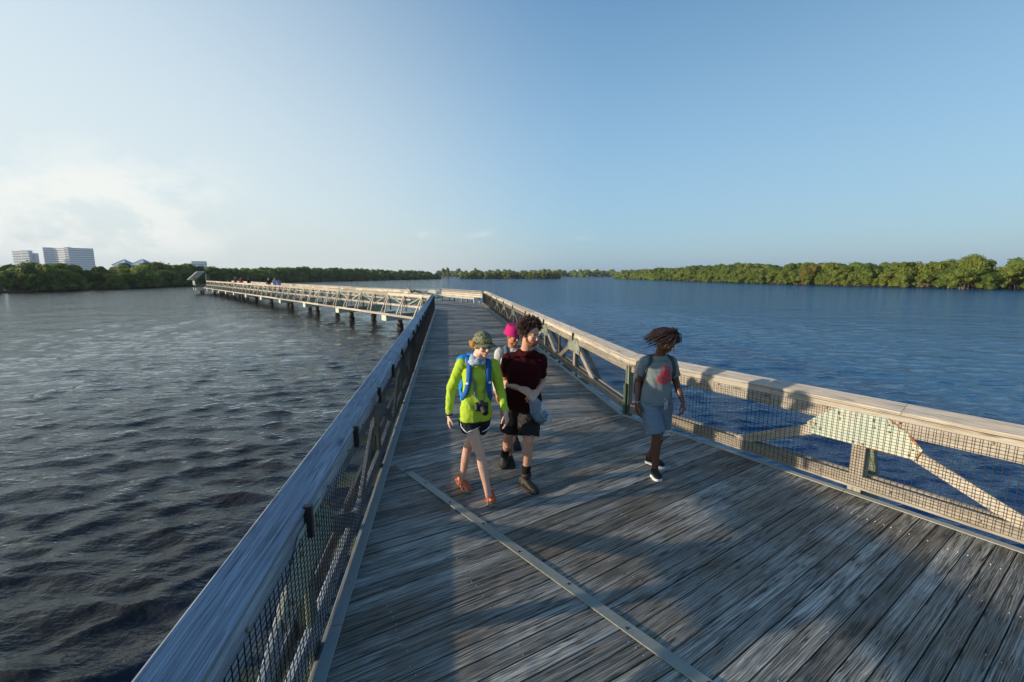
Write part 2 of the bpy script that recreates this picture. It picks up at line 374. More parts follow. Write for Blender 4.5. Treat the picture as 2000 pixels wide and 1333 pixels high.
# ------------------------------------------------------------------ boardwalk deck
V2 = lambda x, y: Vector((x, y))
DL = V2(-.1446, .9895).normalized(); NL = V2(DL.y, -DL.x)       # along the walk, and to its right
Lx = lambda y: -.80-.1461*y
K = V2(1.83, 6.9); LK = V2(Lx(6.09), 6.09)
DR = V2(.557, -.83).normalized(); NR = V2(.83, .557).normalized()   # near right edge: along and outward
LEND = V2(Lx(28.1), 28.1); REND = V2(-2.33, 35.0)
D2 = V2(-.667, .745).normalized(); N2 = V2(D2.y, -D2.x)          # far branch: along and to its back side
F0 = LEND+N2*3.6+D2*9.3; B2 = V2(-6.7, 41.3); B3 = V2(-9.9, 42.6)
NWLEN = 92.0; NEND = LEND+D2*NWLEN; FEND = NEND+N2*3.6
S00 = V2(Lx(5.16), 5.16); SD = V2(.65, -.76).normalized(); S1 = S00+SD*9.5
KE = K+DR*9.3
def clip_poly(pts, a, n):       # keep side where (p-a).n >= 0
    out = []
    for i in range(len(pts)):
        p, q = pts[i], pts[(i+1) % len(pts)]; dp, dq = (p-a).dot(n), (q-a).dot(n)
        if dp >= 0: out.append(p)
        if (dp < 0) != (dq < 0): out.append(p+(q-p)*(dp/(dp-dq)))
    return out
def centroid(P): return sum(P, V2(0, 0))/len(P)
def planks(mb, poly, bd, w=.122, gap=.008, top=0., screws=True, joist=.61):
    bn = V2(-bd.y, bd.x); c = centroid(poly)
    hs = [p.dot(bn) for p in poly]; us = [p.dot(bd) for p in poly]
    h = min(hs)+random.uniform(-.1, 0)
    while h < max(hs):
        q = [bd*(min(us)-1)+bn*(h+gap/2), bd*(max(us)+1)+bn*(h+gap/2), bd*(max(us)+1)+bn*(h+w-gap/2), bd*(min(us)-1)+bn*(h+w-gap/2)]
        for i in range(len(poly)):
            a, b = poly[i], poly[(i+1) % len(poly)]; n = V2(-(b-a).y, (b-a).x)
            if n.dot(c-a) < 0: n = -n
            q = clip_poly(q, a, n)
            if len(q) < 3: break
        if len(q) >= 3:
            z = DZ+top+random.uniform(-.004, .0); k = len(q); ru = random.uniform(0, 80); rv = random.uniform(0, 80)
            tl = random.uniform(-.0025, .0025)
            vs = [(p.x, p.y, z+(1 if (p.dot(bn)-h) > w/2 else -1)*tl) for p in q]+[(p.x, p.y, z-.04) for p in q]
            fs = [tuple(range(k)), tuple(range(2*k-1, k-1, -1))]+[(i, i+k, (i+1) % k+k, (i+1) % k) for i in range(k)]
            U = lambda i: (q[i % k].dot(bd)+ru, q[i % k].dot(bn)-h+rv+(.05 if i >= k else 0))
            ar = sum(q[i].x*q[(i+1) % k].y-q[(i+1) % k].x*q[i].y for i in range(k))
            if ar < 0: fs = [f[::-1] for f in fs]
            mb.add(vs, fs, [[U(i) for i in f] for f in fs])
            if screws:
                u0, u1 = min(p.dot(bd) for p in q), max(p.dot(bd) for p in q); u = math.ceil(u0/joist)*joist
                while u < u1:
                    for oo in (.028, w-.03):
                        s = bd*(u+random.uniform(-.012, .012))+bn*(h+oo+random.uniform(-.006, .006))
                        if s.length < 9 and min((s-a).length for a in q) > .05 and u0+.04 < u < u1-.04 and random.random() < .7:
                            r = .0038; ring = [(s.x+r*math.cos(t*1.047), s.y+r*math.sin(t*1.047), z+.0035) for t in range(6)]
                            base = [(s.x+r*1.3*math.cos(t*1.047), s.y+r*1.3*math.sin(t*1.047), z-.001) for t in range(6)]
                            mb.add(ring+base, [tuple(range(6))]+[(i, i+6, (i+1) % 6+6, (i+1) % 6) for i in range(6)], mi=1)
                    u += joist
        h += w
dk = MB()
secA = [LK, K, REND, LEND]
planks(dk, secA, V2(DL.y, -DL.x))
secB = [LK, S00, S1, KE, K]
planks(dk, secB, NR)
CB = V2(1.75, 1).normalized()
secC = [S00, V2(Lx(-3.5), -3.5), V2(S1.x, -3.5), S1]
planks(dk, secC, CB)
deck = dk.build('boardwalk', [M['deck'], M['screw']]); tag(deck, 'weathered grey plank boardwalk the walkers are on', kind='structure')
fd = MB()
planks(fd, [LEND, REND, B2, B3, F0, LEND+D2*9.3], N2, screws=False)
planks(fd, [LEND+D2*9.3, F0, FEND, NEND], N2, screws=False)
END_C = (NEND+FEND)/2
planks(fd, [NEND, FEND, FEND+D2*5, NEND+D2*5-N2*2, NEND-N2*2], N2, screws=False)
tag(fd.build('far_boardwalk', M['deck']), kind='structure')
v3 = lambda p, z=0: Vector((p.x, p.y, DZ+z))
st = MB(); a0 = G(800, 925); p0 = V2(a0.x, a0.y); p1 = p0+SD*8
st.beam(v3(p0, .008), v3(p1, .008), .085, .010, c=.002)
so_ = st.build('joint_strip', M['strip'], deck)
bolt_later = []; q = p0+SD*.35
for i in range(16):
    bolt_later.append(v3(q+SD*(i*.52)+V2(SD.y, -SD.x)*.012*(1 if i % 2 else -1), .013))
for nm, a, b, side in (('edge_strip', V2(Lx(-3.5), -3.5), LK, 1), ('edge_strip', LK, LEND, 1), ('edge_strip', K, REND, -1), ('edge_strip', K, KE, 1 if False else -2)):
    e = MB(); d = (b-a).normalized(); n = V2(d.y, -d.x)
    inn = n if side == 1 else (-n if side == -1 else V2(-NR.x, -NR.y))
    t = 0; Ln = (b-a).length
    while t < Ln:
        t2 = min(t+3.05, Ln); e.beam(v3(a+d*t+inn*.035, .006), v3(a+d*(t2-.006)+inn*.035, .006), .075, .009, c=.002)
        for k in range(3):
            s = a+d*(t+.4+k)+inn*.035; e.ball(v3(s, .0105), (.009, .009, .004), 6, 3, mi=1)
        t = t2
    e.build(nm, [M['curb'], M['bolt']], deck)
    e = MB(); e.beam(v3(a-inn*.005-inn*.02, -.16), v3(b-inn*.005-inn*.02, -.16), .04, .22); e.build('edge_beam', M['railshade'], deck)
    for off in (1.2, 2.4):
        e = MB(); e.beam(v3(a+inn*off, -.16), v3(b+inn*off, -.16), .08, .22); e.build('joist', M['green'], deck)
# ------------------------------------------------------------------ truss railings
_bm = MB(); _bm.ball((0, 0, 0), (.013, .013, .013), 8, 6); BOLT = _bm.mesh('bolt_head'); BOLT.materials.append(M['bolt'])
_bm = MB(); _bm.ball((0, 0, 0), (.012, .012, .006), 8, 4); BOLT2 = _bm.mesh('bolt_head'); BOLT2.materials.append(M['darksteel'])
def railing(name, label, P0, P1, out, mod=3.1, first=1.55, wire=True, woodm='rail', group=None, outrig=True, near=True, clipstep=None, midpost=True, cap=(.03, .22), zt=.97):
    root = empty(name, label, 'railing', group, (P0.x, P0.y, DZ))
    d = (P1-P0).normalized(); Ln = (P1-P0).length; ex = Vector((d.x, d.y, 0)); ox = Vector((out.x, out.y, 0)).normalized()
    pt = lambda s, o, z: ex*s+ox*o+Vector((0, 0, z))
    wm = M[woodm]
    def b(nm, s0, z0, s1, z1, o0, o1, wv, m, up=None, mb=None):     # board in the truss plane; wv = width in plane
        q = mb or MB(); oc = (o0+o1)/2
        q.beam(pt(s0, oc, z0), pt(s1, oc, z1), abs(o1-o0), wv, up=ex.cross(ox)*0+ (Vector((0, 0, 1)) if abs(s1-s0) > 1e-3 else ex))
        return q if mb else q.build(nm, m, root)
    # boards in lengths so joints show
    def run(nm, o0, o1, z0, z1, m, seg=4.9, ph=0.):
        q = MB(); s = 0
        cuts = [0]; x = ph or seg
        while x < Ln-.3: cuts.append(x); x += seg
        cuts.append(Ln)
        for i in range(len(cuts)-1):
            jz = random.uniform(-.003, .003)
            if nm == 'handrail':      # the cap board leans inward
                tl = R(19); un = ox*-math.sin(tl)+Vector((0, 0, math.cos(tl)))
                q.beam(pt(cuts[i]+.002, (o0+o1)/2, (z0+z1)/2+jz), pt(cuts[i+1]-.002, (o0+o1)/2, (z0+z1)/2+jz), o1-o0, z1-z0, up=un, c=.007); continue
            q.beam(pt(cuts[i]+.002, (o0+o1)/2, (z0+z1)/2+jz), pt(cuts[i+1]-.002, (o0+o1)/2, (z0+z1)/2+jz), o1-o0, z1-z0, c=.007 if z1-z0 < .06 else .005)
        return q.build(nm, m, root)
    run('handrail', cap[0], cap[1], zt-.04, zt, wm, 4.9, 3.4)
    run('top_chord', .042, .084, zt-.265, zt-.072, wm, 4.9, 2.2)
    run('top_chord', .160, .200, zt-.215, zt-.022, wm, 4.9, 1.2)
    run('bottom_chord', .042, .084, .035, .175, wm, 4.9, 2.8)
    run('bottom_chord', .160, .200, .035, .175, wm, 4.9, 3.8)
    s = first; k = 0
    while s < Ln-.2:
        b('post', s, -.30, s, .52, .047, .079, .12, M['green' if woodm != 'rail' or not near else 'rail'])
        if outrig: b('post', s+.03, -.30, s+.03, .93, .10, .145, .09, M['green'])
        for sg in (-1, 1):
            e = s+sg*mod*.44
            if -.05 < e < Ln+.05:
                b('diagonal_brace', s+sg*.20, .66, e, .15, .046, .080, .115, wm if near else M['rail'])
                if not near: b('diagonal_brace', s+sg*.10, .80, e, .15, .164, .196, .115, wm if woodm != 'rail' else M['green'])
        g = MB(); out_ = [(-.49, .62), (-.46, .50), (-.06, .50), (.45, .50), (.49, .62), (.36, .755), (.21, .855), (-.20, .855), (-.37, .74)]
        g.prism([pt(s+x, .036, z-.97+zt) for x, z in out_], ox*-1 if False else -ox, .006, tint=.5)
        gp = g.build('gusset_plate', M['gusset'], root)
        ab = P0+d*s
        if near and ab.length < 14:
            for i in range(9):
                (xa, za), (xb, zb) = out_[i], out_[(i+1) % 9]; e0 = pt(s+xa, .029, za-.97+zt); e1 = pt(s+xb, .029, zb-.97+zt); m0 = (e0+e1)/2; inw = (pt(s, .029, .66-.97+zt)-m0).normalized()*.007
                if i in (5, 4, 2) or random.random() < .2:
                    rm = MB(); rm.beam(e0.lerp(e1, random.uniform(.0, .3))+inw, e0.lerp(e1, random.uniform(.7, 1.))+inw, .0015, random.uniform(.006, .02), up=(e1-e0).cross(ox), c=.0003); rm.build('rust_edge', M['rust'], gp)
            for x, z in ((-.43, .57), (-.41, .62), (-.36, .58), (-.2, .80), (-.19, .74), (.1, .80), (.11, .73), (.22, .79), (.23, .72), (-.05, .53), (.03, .53), (.42, .60), (.40, .54)):
                bh = link(bpy.data.objects.new('bolt_head', BOLT), gp); bh.location = pt(s+x, .028, z-.97+zt)
        c_ = MB(); c_.beam(pt(s-.0, .018, zt-.20), pt(s-.0, .018, zt-.03), .05, .03, up=ex); c_.build('clip', M['darksteel'], root) if (near and clipstep is None and mod > 3) else None
        if midpost and s+mod/2 < Ln-.1:
            b('post', s+mod/2, -.30, s+mod/2, .75, .09, .135, .09, M['brown'])
        if outrig:
            for off in ((0, mod/2) if mod > 2.4 else (0,)):
                q = s+off
                if q < Ln:
                    zo = -.2 if near else -.50; r_ = MB(); r_.beam(pt(q, -.3, zo), pt(q, .72, zo), .07, .16); r_.build('outrigger', M['green'], root)
                    if near: r_ = MB(); r_.beam(pt(q, .66, -.14), pt(q, .21, .74), .08, .09, up=ex); r_.build('outrigger_brace', M['green'], root)
                    else:
                        for sg in (-1, 1):
                            r_ = MB(); r_.beam(pt(q+sg*.30, .70, -.48), pt(q+sg*.035, .23, .80), .06, .09, up=ex); r_.build('outrigger_brace', M['rail'], root)
        s += mod; k += 1
    if outrig and not near: run('ledger_board', .745, .785, -.64, -.48, M['rail'])
    if clipstep:
        s = clipstep
        while s < Ln:
            c_ = MB(); c_.beam(pt(s, .022, zt-.21), pt(s, .022, zt-.02), .045, .035, up=ex); c_.build('clip', M['darksteel'], root); s += clipstep
    if wire:
        q = MB(); r = .0026; z0, z1 = .075, zt-.12
        def thin(a, c, w):
            dd = (c-a).normalized(); e1 = ox*w; e2 = dd.cross(ox)*w
            q.add([a-e1-e2, a+e1-e2, a+e1+e2, a-e1+e2, c-e1-e2, c+e1-e2, c+e1+e2, c-e1+e2], [(0, 1, 5, 4), (1, 2, 6, 5), (2, 3, 7, 6), (3, 0, 4, 7)], tint=.5)
        n = int(Ln/.05); r = .0019
        for i in range(n+1):
            s_ = i*.05; js = random.uniform(-.002, .002); thin(pt(s_+js, .012, z0), pt(s_-js, .012, z1), r)
        for i in range(26):
            z = z0+(z1-z0)*i/25; r = .0013
            for j in range(int(Ln/2)+1):
                thin(pt(j*2, .0085, z), pt(min(j*2+2, Ln), .0085, z), r)
        s_ = .3
        while s_ < Ln:
            for z in (z0+.04, z1-.02): q.ball(pt(s_, .034, z), (.011, .011, .011), 8, 5, mi=1)
            s_ += .62
        q.build('wire_mesh', [M['black'], M['bolt']], root)
    return root
for p_ in bolt_later: bh = link(bpy.data.objects.new('bolt_head', BOLT2), deck); bh.location = p_
LRAIL0 = V2(Lx(-3.0), -3.0)
railing('left_railing'.replace('left_', 'truss_'), 'long wooden truss railing on the left of the walkers, its inner face in blue shade', LRAIL0, LEND, -NL, mod=2.7, first=(V2(Lx(2.4), 2.4)-LRAIL0).length, woodm='railshade', clipstep=1.35, midpost=False)
railing('truss_railing', 'sunlit truss railing running away behind the walkers to the bench platform', K+NL*0, REND, NL, mod=3.1, first=3.1, clipstep=None)
railing('truss_railing', 'near sunlit truss railing with a rusty pale green plate, beside the boy', K, KE, NR, mod=2.9, first=3.1, clipstep=None, midpost=False)
railing('truss_railing', 'outer truss railing of the far boardwalk, its open side facing the viewer', LEND, NEND, -N2, mod=4.8, first=1.2, wire=False, near=False, midpost=True)
railing('truss_railing', 'back railing of the far boardwalk, seen above the nearer one', F0, FEND, N2, mod=4.8, first=1.2, wire=False, outrig=False, near=False, midpost=False)
railing('truss_railing', 'short railing closing the back of the bench platform', B2, B3, V2(.39, .92), mod=1.7, first=.9, wire=False, outrig=False, near=False, midpost=False, woodm='railshade')
railing('truss_railing', 'short railing at the far corner of the bench platform', B3, F0, V2(-.96, .25), mod=2.0, first=1.2, wire=False, outrig=False, near=False, midpost=False, woodm='railshade')
bd_ = (B2-REND).normalized(); bo = V2(bd_.y, -bd_.x)
if bo.y < 0: bo = -bo
# bench built against the platform edge
bench = empty('bench', 'pale slatted bench with a high plank back at the end of the walk', 'bench', None, (REND.x, REND.y, DZ))
bl_ = (B2-REND).length; ex = Vector((bd_.x, bd_.y, 0)); oy = Vector((bo.x, bo.y, 0)); P = lambda s, o, z: ex*s+oy*o+Vector((0, 0, z))
for z0 in (.50, .66, .82):
    q = MB(); q.beam(P(.05, .02, z0), P(bl_-.3, .02, z0), .04, .13); q.build('back_board', M['rail'], bench)
q = MB(); q.beam(P(.02, .03, .96), P(bl_-.25, .03, .96), .2, .04); q.build('handrail', M['rail'], bench)
for o in (-.12, -.27, -.42):
    q = MB(); q.beam(P(.45, o, .43), P(bl_-.1, o, .43), .135, .04); q.build('seat_board', M['rail'], bench)
q = MB(); q.beam(P(.45, -.5, .36), P(bl_-.1, -.5, .36), .035, .12); q.build('seat_front', M['rail'], bench)
for s in (.6, bl_*.35, bl_*.65, bl_-.3):
    q = MB(); q.beam(P(s, -.42, 0), P(s, -.42, .41), .09, .09, up=ex); q.build('leg', M['rail'], bench)
    q = MB(); q.beam(P(s, .08, -.2), P(s, .08, .93), .09, .09, up=ex); q.build('post', M['rail'], bench)
# corner posts where the railing bends
kp = empty('corner_post', 'pale and dark green post where the two sunlit railings meet', 'post', None, (K.x, K.y, DZ))
nb = (NL+NR).normalized()
q = MB(); c = Vector((nb.x*.065, nb.y*.065, 0)); q.beam(c+Vector((0, 0, -.4)), c+Vector((0, 0, .80)), .09, .085, up=(nb.x, nb.y, 0)); q.build('post', M['green'], kp)
q = MB(); q.beam(Vector((nb.x*-.005, nb.y*-.005, -.02)), Vector((nb.x*-.005, nb.y*-.005, .52)), .06, .035, up=(nb.x, nb.y, 0)); q.build('post_face', plain('dark_green_paint', (.035, .06, .035), .6), kp)
# ------------------------------------------------------------------ piles
def bent(c, across, label, group, wd=3.6, twins=True):
    root = empty('pier_bent', label, 'pile', group, (c.x, c.y, 0)); a = Vector((across.x, across.y, 0)).normalized()
    q = MB(); q.beam(a*-.55+Vector((0, 0, 1.0)), a*(wd+.3)+Vector((0, 0, 1.0)), .75, .50, c=.02); q.build('pile_cap', M['pilecap'], root)
    for s in (.75, wd-.75):
        q = MB(); q.cone(a*s+Vector((0, 0, -2.9)), .19, a*s+Vector((0, 0, .9)), .18, 14); p = q.build('pile', M['pile'], root, smooth=False)
        q = MB()
        for i in range(60):
            t = random.uniform(0, 6.28); q.ball(a*s+Vector((math.cos(t)*.2, math.sin(t)*.2, random.uniform(-.2, .42))), random.uniform(.03, .09), 6, 4)
        q.build('oyster_crust', M['oyster'], p)
t = 6.2
while t < NWLEN:
    bent(LEND+D2*t, N2, 'pale capped pair of dark piles under the far boardwalk', 'pile bents under the far boardwalk'); t += 9.2 if t < 60 else 7
for t in (NWLEN+.5, NWLEN+4.): bent(NEND+D2*(t-NWLEN)-N2*1.6, N2, 'pale capped pair of dark piles under the shelter platform', 'pile bents under the shelter', 5.2)
for y in (1.5, 9.5, 17.5, 25.5):
    bent(V2(Lx(y), y), NL, 'pale capped pair of dark piles under the near boardwalk', 'pile bents under the near boardwalk')
bent(V2(-5.5, 34.5), V2(1, .1), 'pair of dark piles under the bench platform', 'pile bents under the near boardwalk')
# ------------------------------------------------------------------ shelter at the pier end
SHO = NEND+D2*1.2-N2*2.2
sh = empty('shelter', 'small open shelter with a steep slanted roof at the far pier end', 'shelter', None, (SHO.x, SHO.y, DZ))
ee = Vector((D2.x, D2.y, 0)); nn = Vector((N2.x, N2.y, 0))
for i, (a, b) in enumerate(((0, .2), (3.0, .2), (0, 2.6), (3.0, 2.6))):
    q = MB(); q.beam(ee*a+nn*b+Vector((0, 0, -.2)), ee*a+nn*b+Vector((0, 0, 1.6+ (b > 1)*.9)), .16, .16); q.build('post', M['green'], sh)
cx = Vector((1, 0, 0)); cy = Vector((0, 1, 0))
q = MB(); q.beam(cx*-1.3+cy*1+Vector((0, 0, 1.2)), cx*.9+cy*1+Vector((0, 0, 2.9)), 2.4, .2, up=(0, 0, 1)); q.build('roof', plain('pale_roof', (.62, .62, .6), .6), sh)
q = MB(); q.beam(ee*-.3+nn*.1+Vector((0, 0, .5)), ee*3.3+nn*.1+Vector((0, 0, .5)), .1, .9); q.build('side_wall', M['green'], sh)
# ------------------------------------------------------------------ trees
def leaf_mat(name, a, b2, c3, spread=.35):
    m, nt, b = mat(name); l = nt.links.new
    oi = N(nt, 'ShaderNodeObjectInfo'); tn = N(nt, 'ShaderNodeAttribute', attribute_name='tint')
    g = N(nt, 'ShaderNodeNewGeometry'); n1 = N(nt, 'ShaderNodeTexNoise', i_Scale=.35, i_Detail=3.0); l(g.outputs['Position'], n1.inputs['Vector'])
    f = math_(nt, 'ADD', math_(nt, 'MULTIPLY', tn.outputs['Fac'], .45), math_(nt, 'ADD', math_(nt, 'MULTIPLY', oi.outputs['Random'], spread), math_(nt, 'MULTIPLY', math_(nt, 'SUBTRACT', n1.outputs[0], .4), .7)))
    l(ramp(nt, f, [(.1, a), (.5, b2), (.95, c3)]), b.inputs['Base Color']); b.inputs['Roughness'].default_value = .55
    b.inputs['Specular IOR Level'].default_value = .3
    tr = N(nt, 'ShaderNodeBsdfTranslucent'); l(ramp(nt, f, [(.1, a), (.5, b2), (.95, c3)]), tr.inputs[0])
    mx = N(nt, 'ShaderNodeMixShader'); mx.inputs[0].default_value = .48; l(b.outputs[0], mx.inputs[1]); l(tr.outputs[0], mx.inputs[2])
    l(mx.outputs[0], [n for n in nt.nodes if n.type == 'OUTPUT_MATERIAL'][0].inputs[0]); return m
M['leaf'] = leaf_mat('mangrove_leaves', (.060, .110, .018), (.155, .205, .028), (.31, .31, .05))
M['leafy'] = leaf_mat('yellowing_leaves', (.14, .13, .02), (.22, .18, .03), (.30, .22, .04))
M['leafr'] = leaf_mat('dry_reddish_leaves', (.13, .085, .045), (.20, .12, .07), (.28, .18, .11))
M['trunk'] = plain('mangrove_bark', (.16, .12, .09), .9, bump=.5, bscale=4)
M['palewood'] = plain('bare_pale_bark', (.34, .24, .18), .9)
def leafcloud(mb, lobes, n, size, r3):
    cs = np.array([l[0] for l in lobes]); rs = np.array([l[1] for l in lobes]); w = rs**2; w = w/w.sum()
    for _ in range(n):
        i = r3.choice(len(lobes), p=w); d = r3.normal(size=3); d /= np.linalg.norm(d)
        if d[2] < -.35: d[2] *= -1
        p = cs[i]+d*rs[i]*np.array([1, 1, .8])*r3.uniform(.82, 1.08)
        if p[2] < .15: continue
        dd = np.linalg.norm((p-cs)/np.array([1, 1, .8]), axis=1)
        if (dd < rs*.72).any(): continue
        nrm = Vector(d)+Vector(r3.normal(size=3)*.45); nrm.normalize(); a = nrm.orthogonal().normalized()
        a = Matrix.Rotation(r3.uniform(0, 6.28), 3, nrm) @ a; b = nrm.cross(a); s = size*r3.uniform(.5, 1.3); P = Vector(p)
        t = float(np.clip(r3.normal(.5, .25), 0, 1))
        mb.add([P-a*s, P-b*s*.55+nrm*s*.1, P+a*s, P+b*s*.55+nrm*s*.15], [(0, 1, 2, 3)], None, t)
def core(mb, lobes, k=.8):
    for c, r in lobes: mb.ball(c, (r*k, r*k, r*k*.78), 10, 6, tint=.3)
def proto(seed, Rr, H, nl, nleaf, lsz):
    r3 = np.random.default_rng(seed); lobes = []
    for i in range(nl):
        z = H*(r3.uniform(.08, .86)); rad = Rr*math.sqrt(max(.05, 1-(z/H)**2.6))*r3.uniform(.4, .85); a = r3.uniform(0, 6.28)
        lobes.append((np.array([math.cos(a)*rad, math.sin(a)*rad, z]), Rr*r3.uniform(.24, .44)))
    lobes.append((np.array([0, 0, H*.5]), Rr*.6)); lobes.append((np.array([r3.uniform(-.6, .6), r3.uniform(-.6, .6), H*.86]), Rr*.3))
    mb = MB(); leafcloud(mb, lobes, nleaf, lsz, r3); core(mb, lobes, .74); cm = mb.mesh('crown')
    tb = MB()
    for i in range(7):
        a = r3.uniform(0, 6.28); c = lobes[i % nl][0]; q = Vector((math.cos(a)*Rr*.35, math.sin(a)*Rr*.35, -.5)); e = Vector(c); mid = (q+e)/2+Vector((r3.uniform(-.4, .4), r3.uniform(-.4, .4), 0))
        tb.tube([q, q*.6+mid*.4, mid, e], [.13, .11, .08, .03], 6)
    for i in range(14):
        a = r3.uniform(0, 6.28); r_ = Rr*r3.uniform(.3, .8); tb.tube([(math.cos(a)*r_, math.sin(a)*r_, -.6), (math.cos(a)*r_*.85, math.sin(a)*r_*.85, .8), (math.cos(a)*r_*.5, math.sin(a)*r_*.5, 1.8)], [.04, .035, .03], 5)
    return cm, tb.mesh('trunk')
PR = [proto(11+i, 1.0*(3.2+.5*(i % 3)), 6.0, 15+i, 2100, .30) for i in range(6)]
for c, t in PR: c.materials.append(M['leaf']); t.materials.append(M['trunk'])
BIGP = proto(77, 4.0, 6.0, 22, 5200, .17); BIGP[0].materials.append(M['leaf']); BIGP[1].materials.append(M['trunk'])
YC = PR[2][0].copy(); YC.materials[0] = M['leafy']; RC = PR[4][0].copy(); RC.materials[0] = M['leafr']; RT = PR[4][1].copy(); RT.materials[0] = M['palewood']
def tree(x, y, H, label, group, pr=None, wide=1.0, cm=None, tm=None):
    i = random.randrange(6) if pr is None else pr
    o = empty('mangrove_tree', label, 'tree', group, (x, y, 0), random.uniform(0, 6.28)); s = H/6.0
    o.scale = (wide*max(s, .75), wide*max(s, .75), s)
    link(bpy.data.objects.new('crown', cm or PR[i][0]), o); link(bpy.data.objects.new('trunk', tm or PR[i][1]), o)
    return o
RS = [(2120, 571, 503), (2000, 567, 504), (1940, 566, 505), (1880, 565, 500), (1850, 564, 498), (1800, 562.5, 507), (1680, 560, 512), (1540, 556, 512), (1440, 553, 513), (1360, 550, 518), (1280, 547.3, 523), (1200, 544.8, 530)]
LS = [(-120, 577, 507), (0, 572, 512), (76, 570, 511), (160, 567, 508), (224, 565, 514), (240, 564.5, 521), (300, 562, 521), (329, 560, 511), (370, 558.4, 511), (400, 557, 515), (484, 554, 522.5), (604, 550.3, 521), (694, 548.5, 522), (800, 546.5, 527), (867, 545.2, 529)]
def shore(S):
    out = []
    for px, b, t in S:
        g = G(px, b, 0); D = g.y; r1 = ray(px, t); z = CAM_H+r1.z/r1.y*D; out.append((V2(g.x, g.y), z))
    return out
def along(S, step):
    pts = []; P_ = shore(S)
    for i in range(len(P_)-1):
        (a, ha), (b, hb) = P_[i], P_[i+1]; n = max(1, int((b-a).length/step))
        for k in range(n): t = k/n; pts.append((a.lerp(b, t), ha+(hb-ha)*t, (b-a).normalized()))
    return pts
land = MB()
def landstrip(S, side, w):
    P_ = [p for p, h in shore(S)]
    for i in range(len(P_)-1):
        a, b = P_[i], P_[i+1]
        n = V2(side, .25).normalized()
        land.add([(a.x, a.y, .12), (b.x, b.y, .12), (b.x+n.x*w, b.y+n.y*w, .5), (a.x+n.x*w, a.y+n.y*w, .5)], [(0, 1, 2, 3) if side < 0 else (3, 2, 1, 0)])
forest = MB(); r9 = np.random.default_rng(99)
def mass(pts, inl, rows, hs, sz, dens, rad):
    for p, H, d in pts:
        for row, f in zip(rows, hs):
            q = p+inl*(row+random.uniform(-1.5, 1.5))+d*random.uniform(-1.5, 1.5); h = H*f*random.uniform(.88, 1.05)
            lobes = [(np.array([q.x+random.uniform(-rad, rad), q.y+random.uniform(-rad, rad), max(rad*.5, h-rad*.8)*z_]), rad*random.uniform(.75, 1.1)) for z_ in (1, .72, .42, .10)]
            leafcloud(forest, lobes, dens, sz, r9); core(forest, lobes, .88)
landstrip(RS, 1, 260); landstrip(LS, -1, 260)
ri = V2(1, .35).normalized(); li = V2(-1, .3).normalized()
gR, gL = 'mangrove trees along the sunlit shore on the right', 'mangrove trees along the shaded shore on the left'
lR, lL = 'green mangrove tree in the sunlit thicket along the right shore', 'dark green mangrove tree in the thicket along the left shore'
cnt = 0
for p, H, d in along(RS, 4.4):
    if p.y > 420: break
    for row, f, step in ((1.5, .62, 1), (6.5, .90, 1)):
        q = p+ri*(row+random.uniform(-1.2, 1.2))+d*random.uniform(-1.2, 1.2); px = 1000+860*q.x/q.y
        if px > 2090 or cnt > 150: continue
        cnt += 1; tree(q.x, q.y, H*f*random.uniform(.85, 1.12), lR, gR, wide=random.uniform(.8, 1.0))
mass(along(RS, 5.0), ri, (12, 18), (.98, 1.0), .42, 60, 2.4)
mass([q for q in along(RS, 6.0) if q[0].y > 330], ri, (2, 8), (.7, .95), .6, 60, 2.6)
cnt = 0
for p, H, d in along(LS, 4.6):
    if p.y > 330: break
    for row, f in ((1.5, .64), (6.5, .90)):
        q = p+li*(row+random.uniform(-1.2, 1.2))+d*random.uniform(-1.2, 1.2); px = 1000+860*q.x/q.y
        if px < -60 or cnt > 120: continue
        cnt += 1; tree(q.x, q.y, H*f*random.uniform(.85, 1.12), lL, gL, wide=random.uniform(.8, 1.0))
mass(along(LS, 5.0), li, (12, 18), (.98, 1.0), .42, 60, 2.4)
mass([q for q in along(LS, 6.0) if q[0].y > 250], li, (2, 8), (.7, .95), .6, 60, 2.6)
# singled-out trees
q = G(1855, 564, 0); tree(q.x+5, q.y, 9.9, 'tallest round crown rising above the right shore thicket', None, 1, .85, BIGP[0], BIGP[1])
q = G(1800, 562, 0); tree(q.x+8, q.y, 8.9, 'second tallest bushy crown, left of the tallest one on the right shore', None, 3, .7, BIGP[0], BIGP[1])
q = G(1772, 561, 0); tree(q.x+3, q.y, 8.4, 'dry reddish mangrove with bare pale limbs on the right shore', None, 4, .75, RC, RT)
q = G(1572, 557, 0); tree(q.x+2, q.y, 8.0, 'yellowing mangrove tree standing out on the right shore', None, 2, .6, YC)
# islet and far shore
gI = 'mangrove trees on the small low islet'
for i in range(24):
    px = 903+i*8.2; q = G(px, 545.3, 0); tree(q.x, q.y+random.uniform(0, 9), random.uniform(5.6, 7.2)*(.7 if i in (0, 23) else 1), 'mangrove tree on the low islet beyond the bench', gI, wide=.95)
g0 = G(898, 545.3, 0); g1 = G(1100, 545.3, 0); land.add([(g0.x, g0.y, .1), (g1.x, g1.y, .1), (g1.x, g1.y+40, .1), (g0.x, g0.y+40, .1)], [(0, 1, 2, 3)])
far = []
for i in range(110):
    px = 860+i*3.6; D = 900+60*math.sin(i*.3); x = (px-1000)/860*D*1.0
    far.append((V2(x, D), 13.5+1.5*math.sin(i*.7)+random.uniform(-1.5, 1.5), V2(1, 0)))
mass(far, V2(0, 1), (0,), (1,), 1.4, 70, 5.0)
land.add([(-400, 880, .1), (600, 880, .1), (600, 1500, .1), (-400, 1500, .1)], [(0, 1, 2, 3)])
o = land.build('shore_ground', plain('dark_mud', (.025, .018, .012), .9, var=.3, bscale=2)); tag(o, kind='structure')
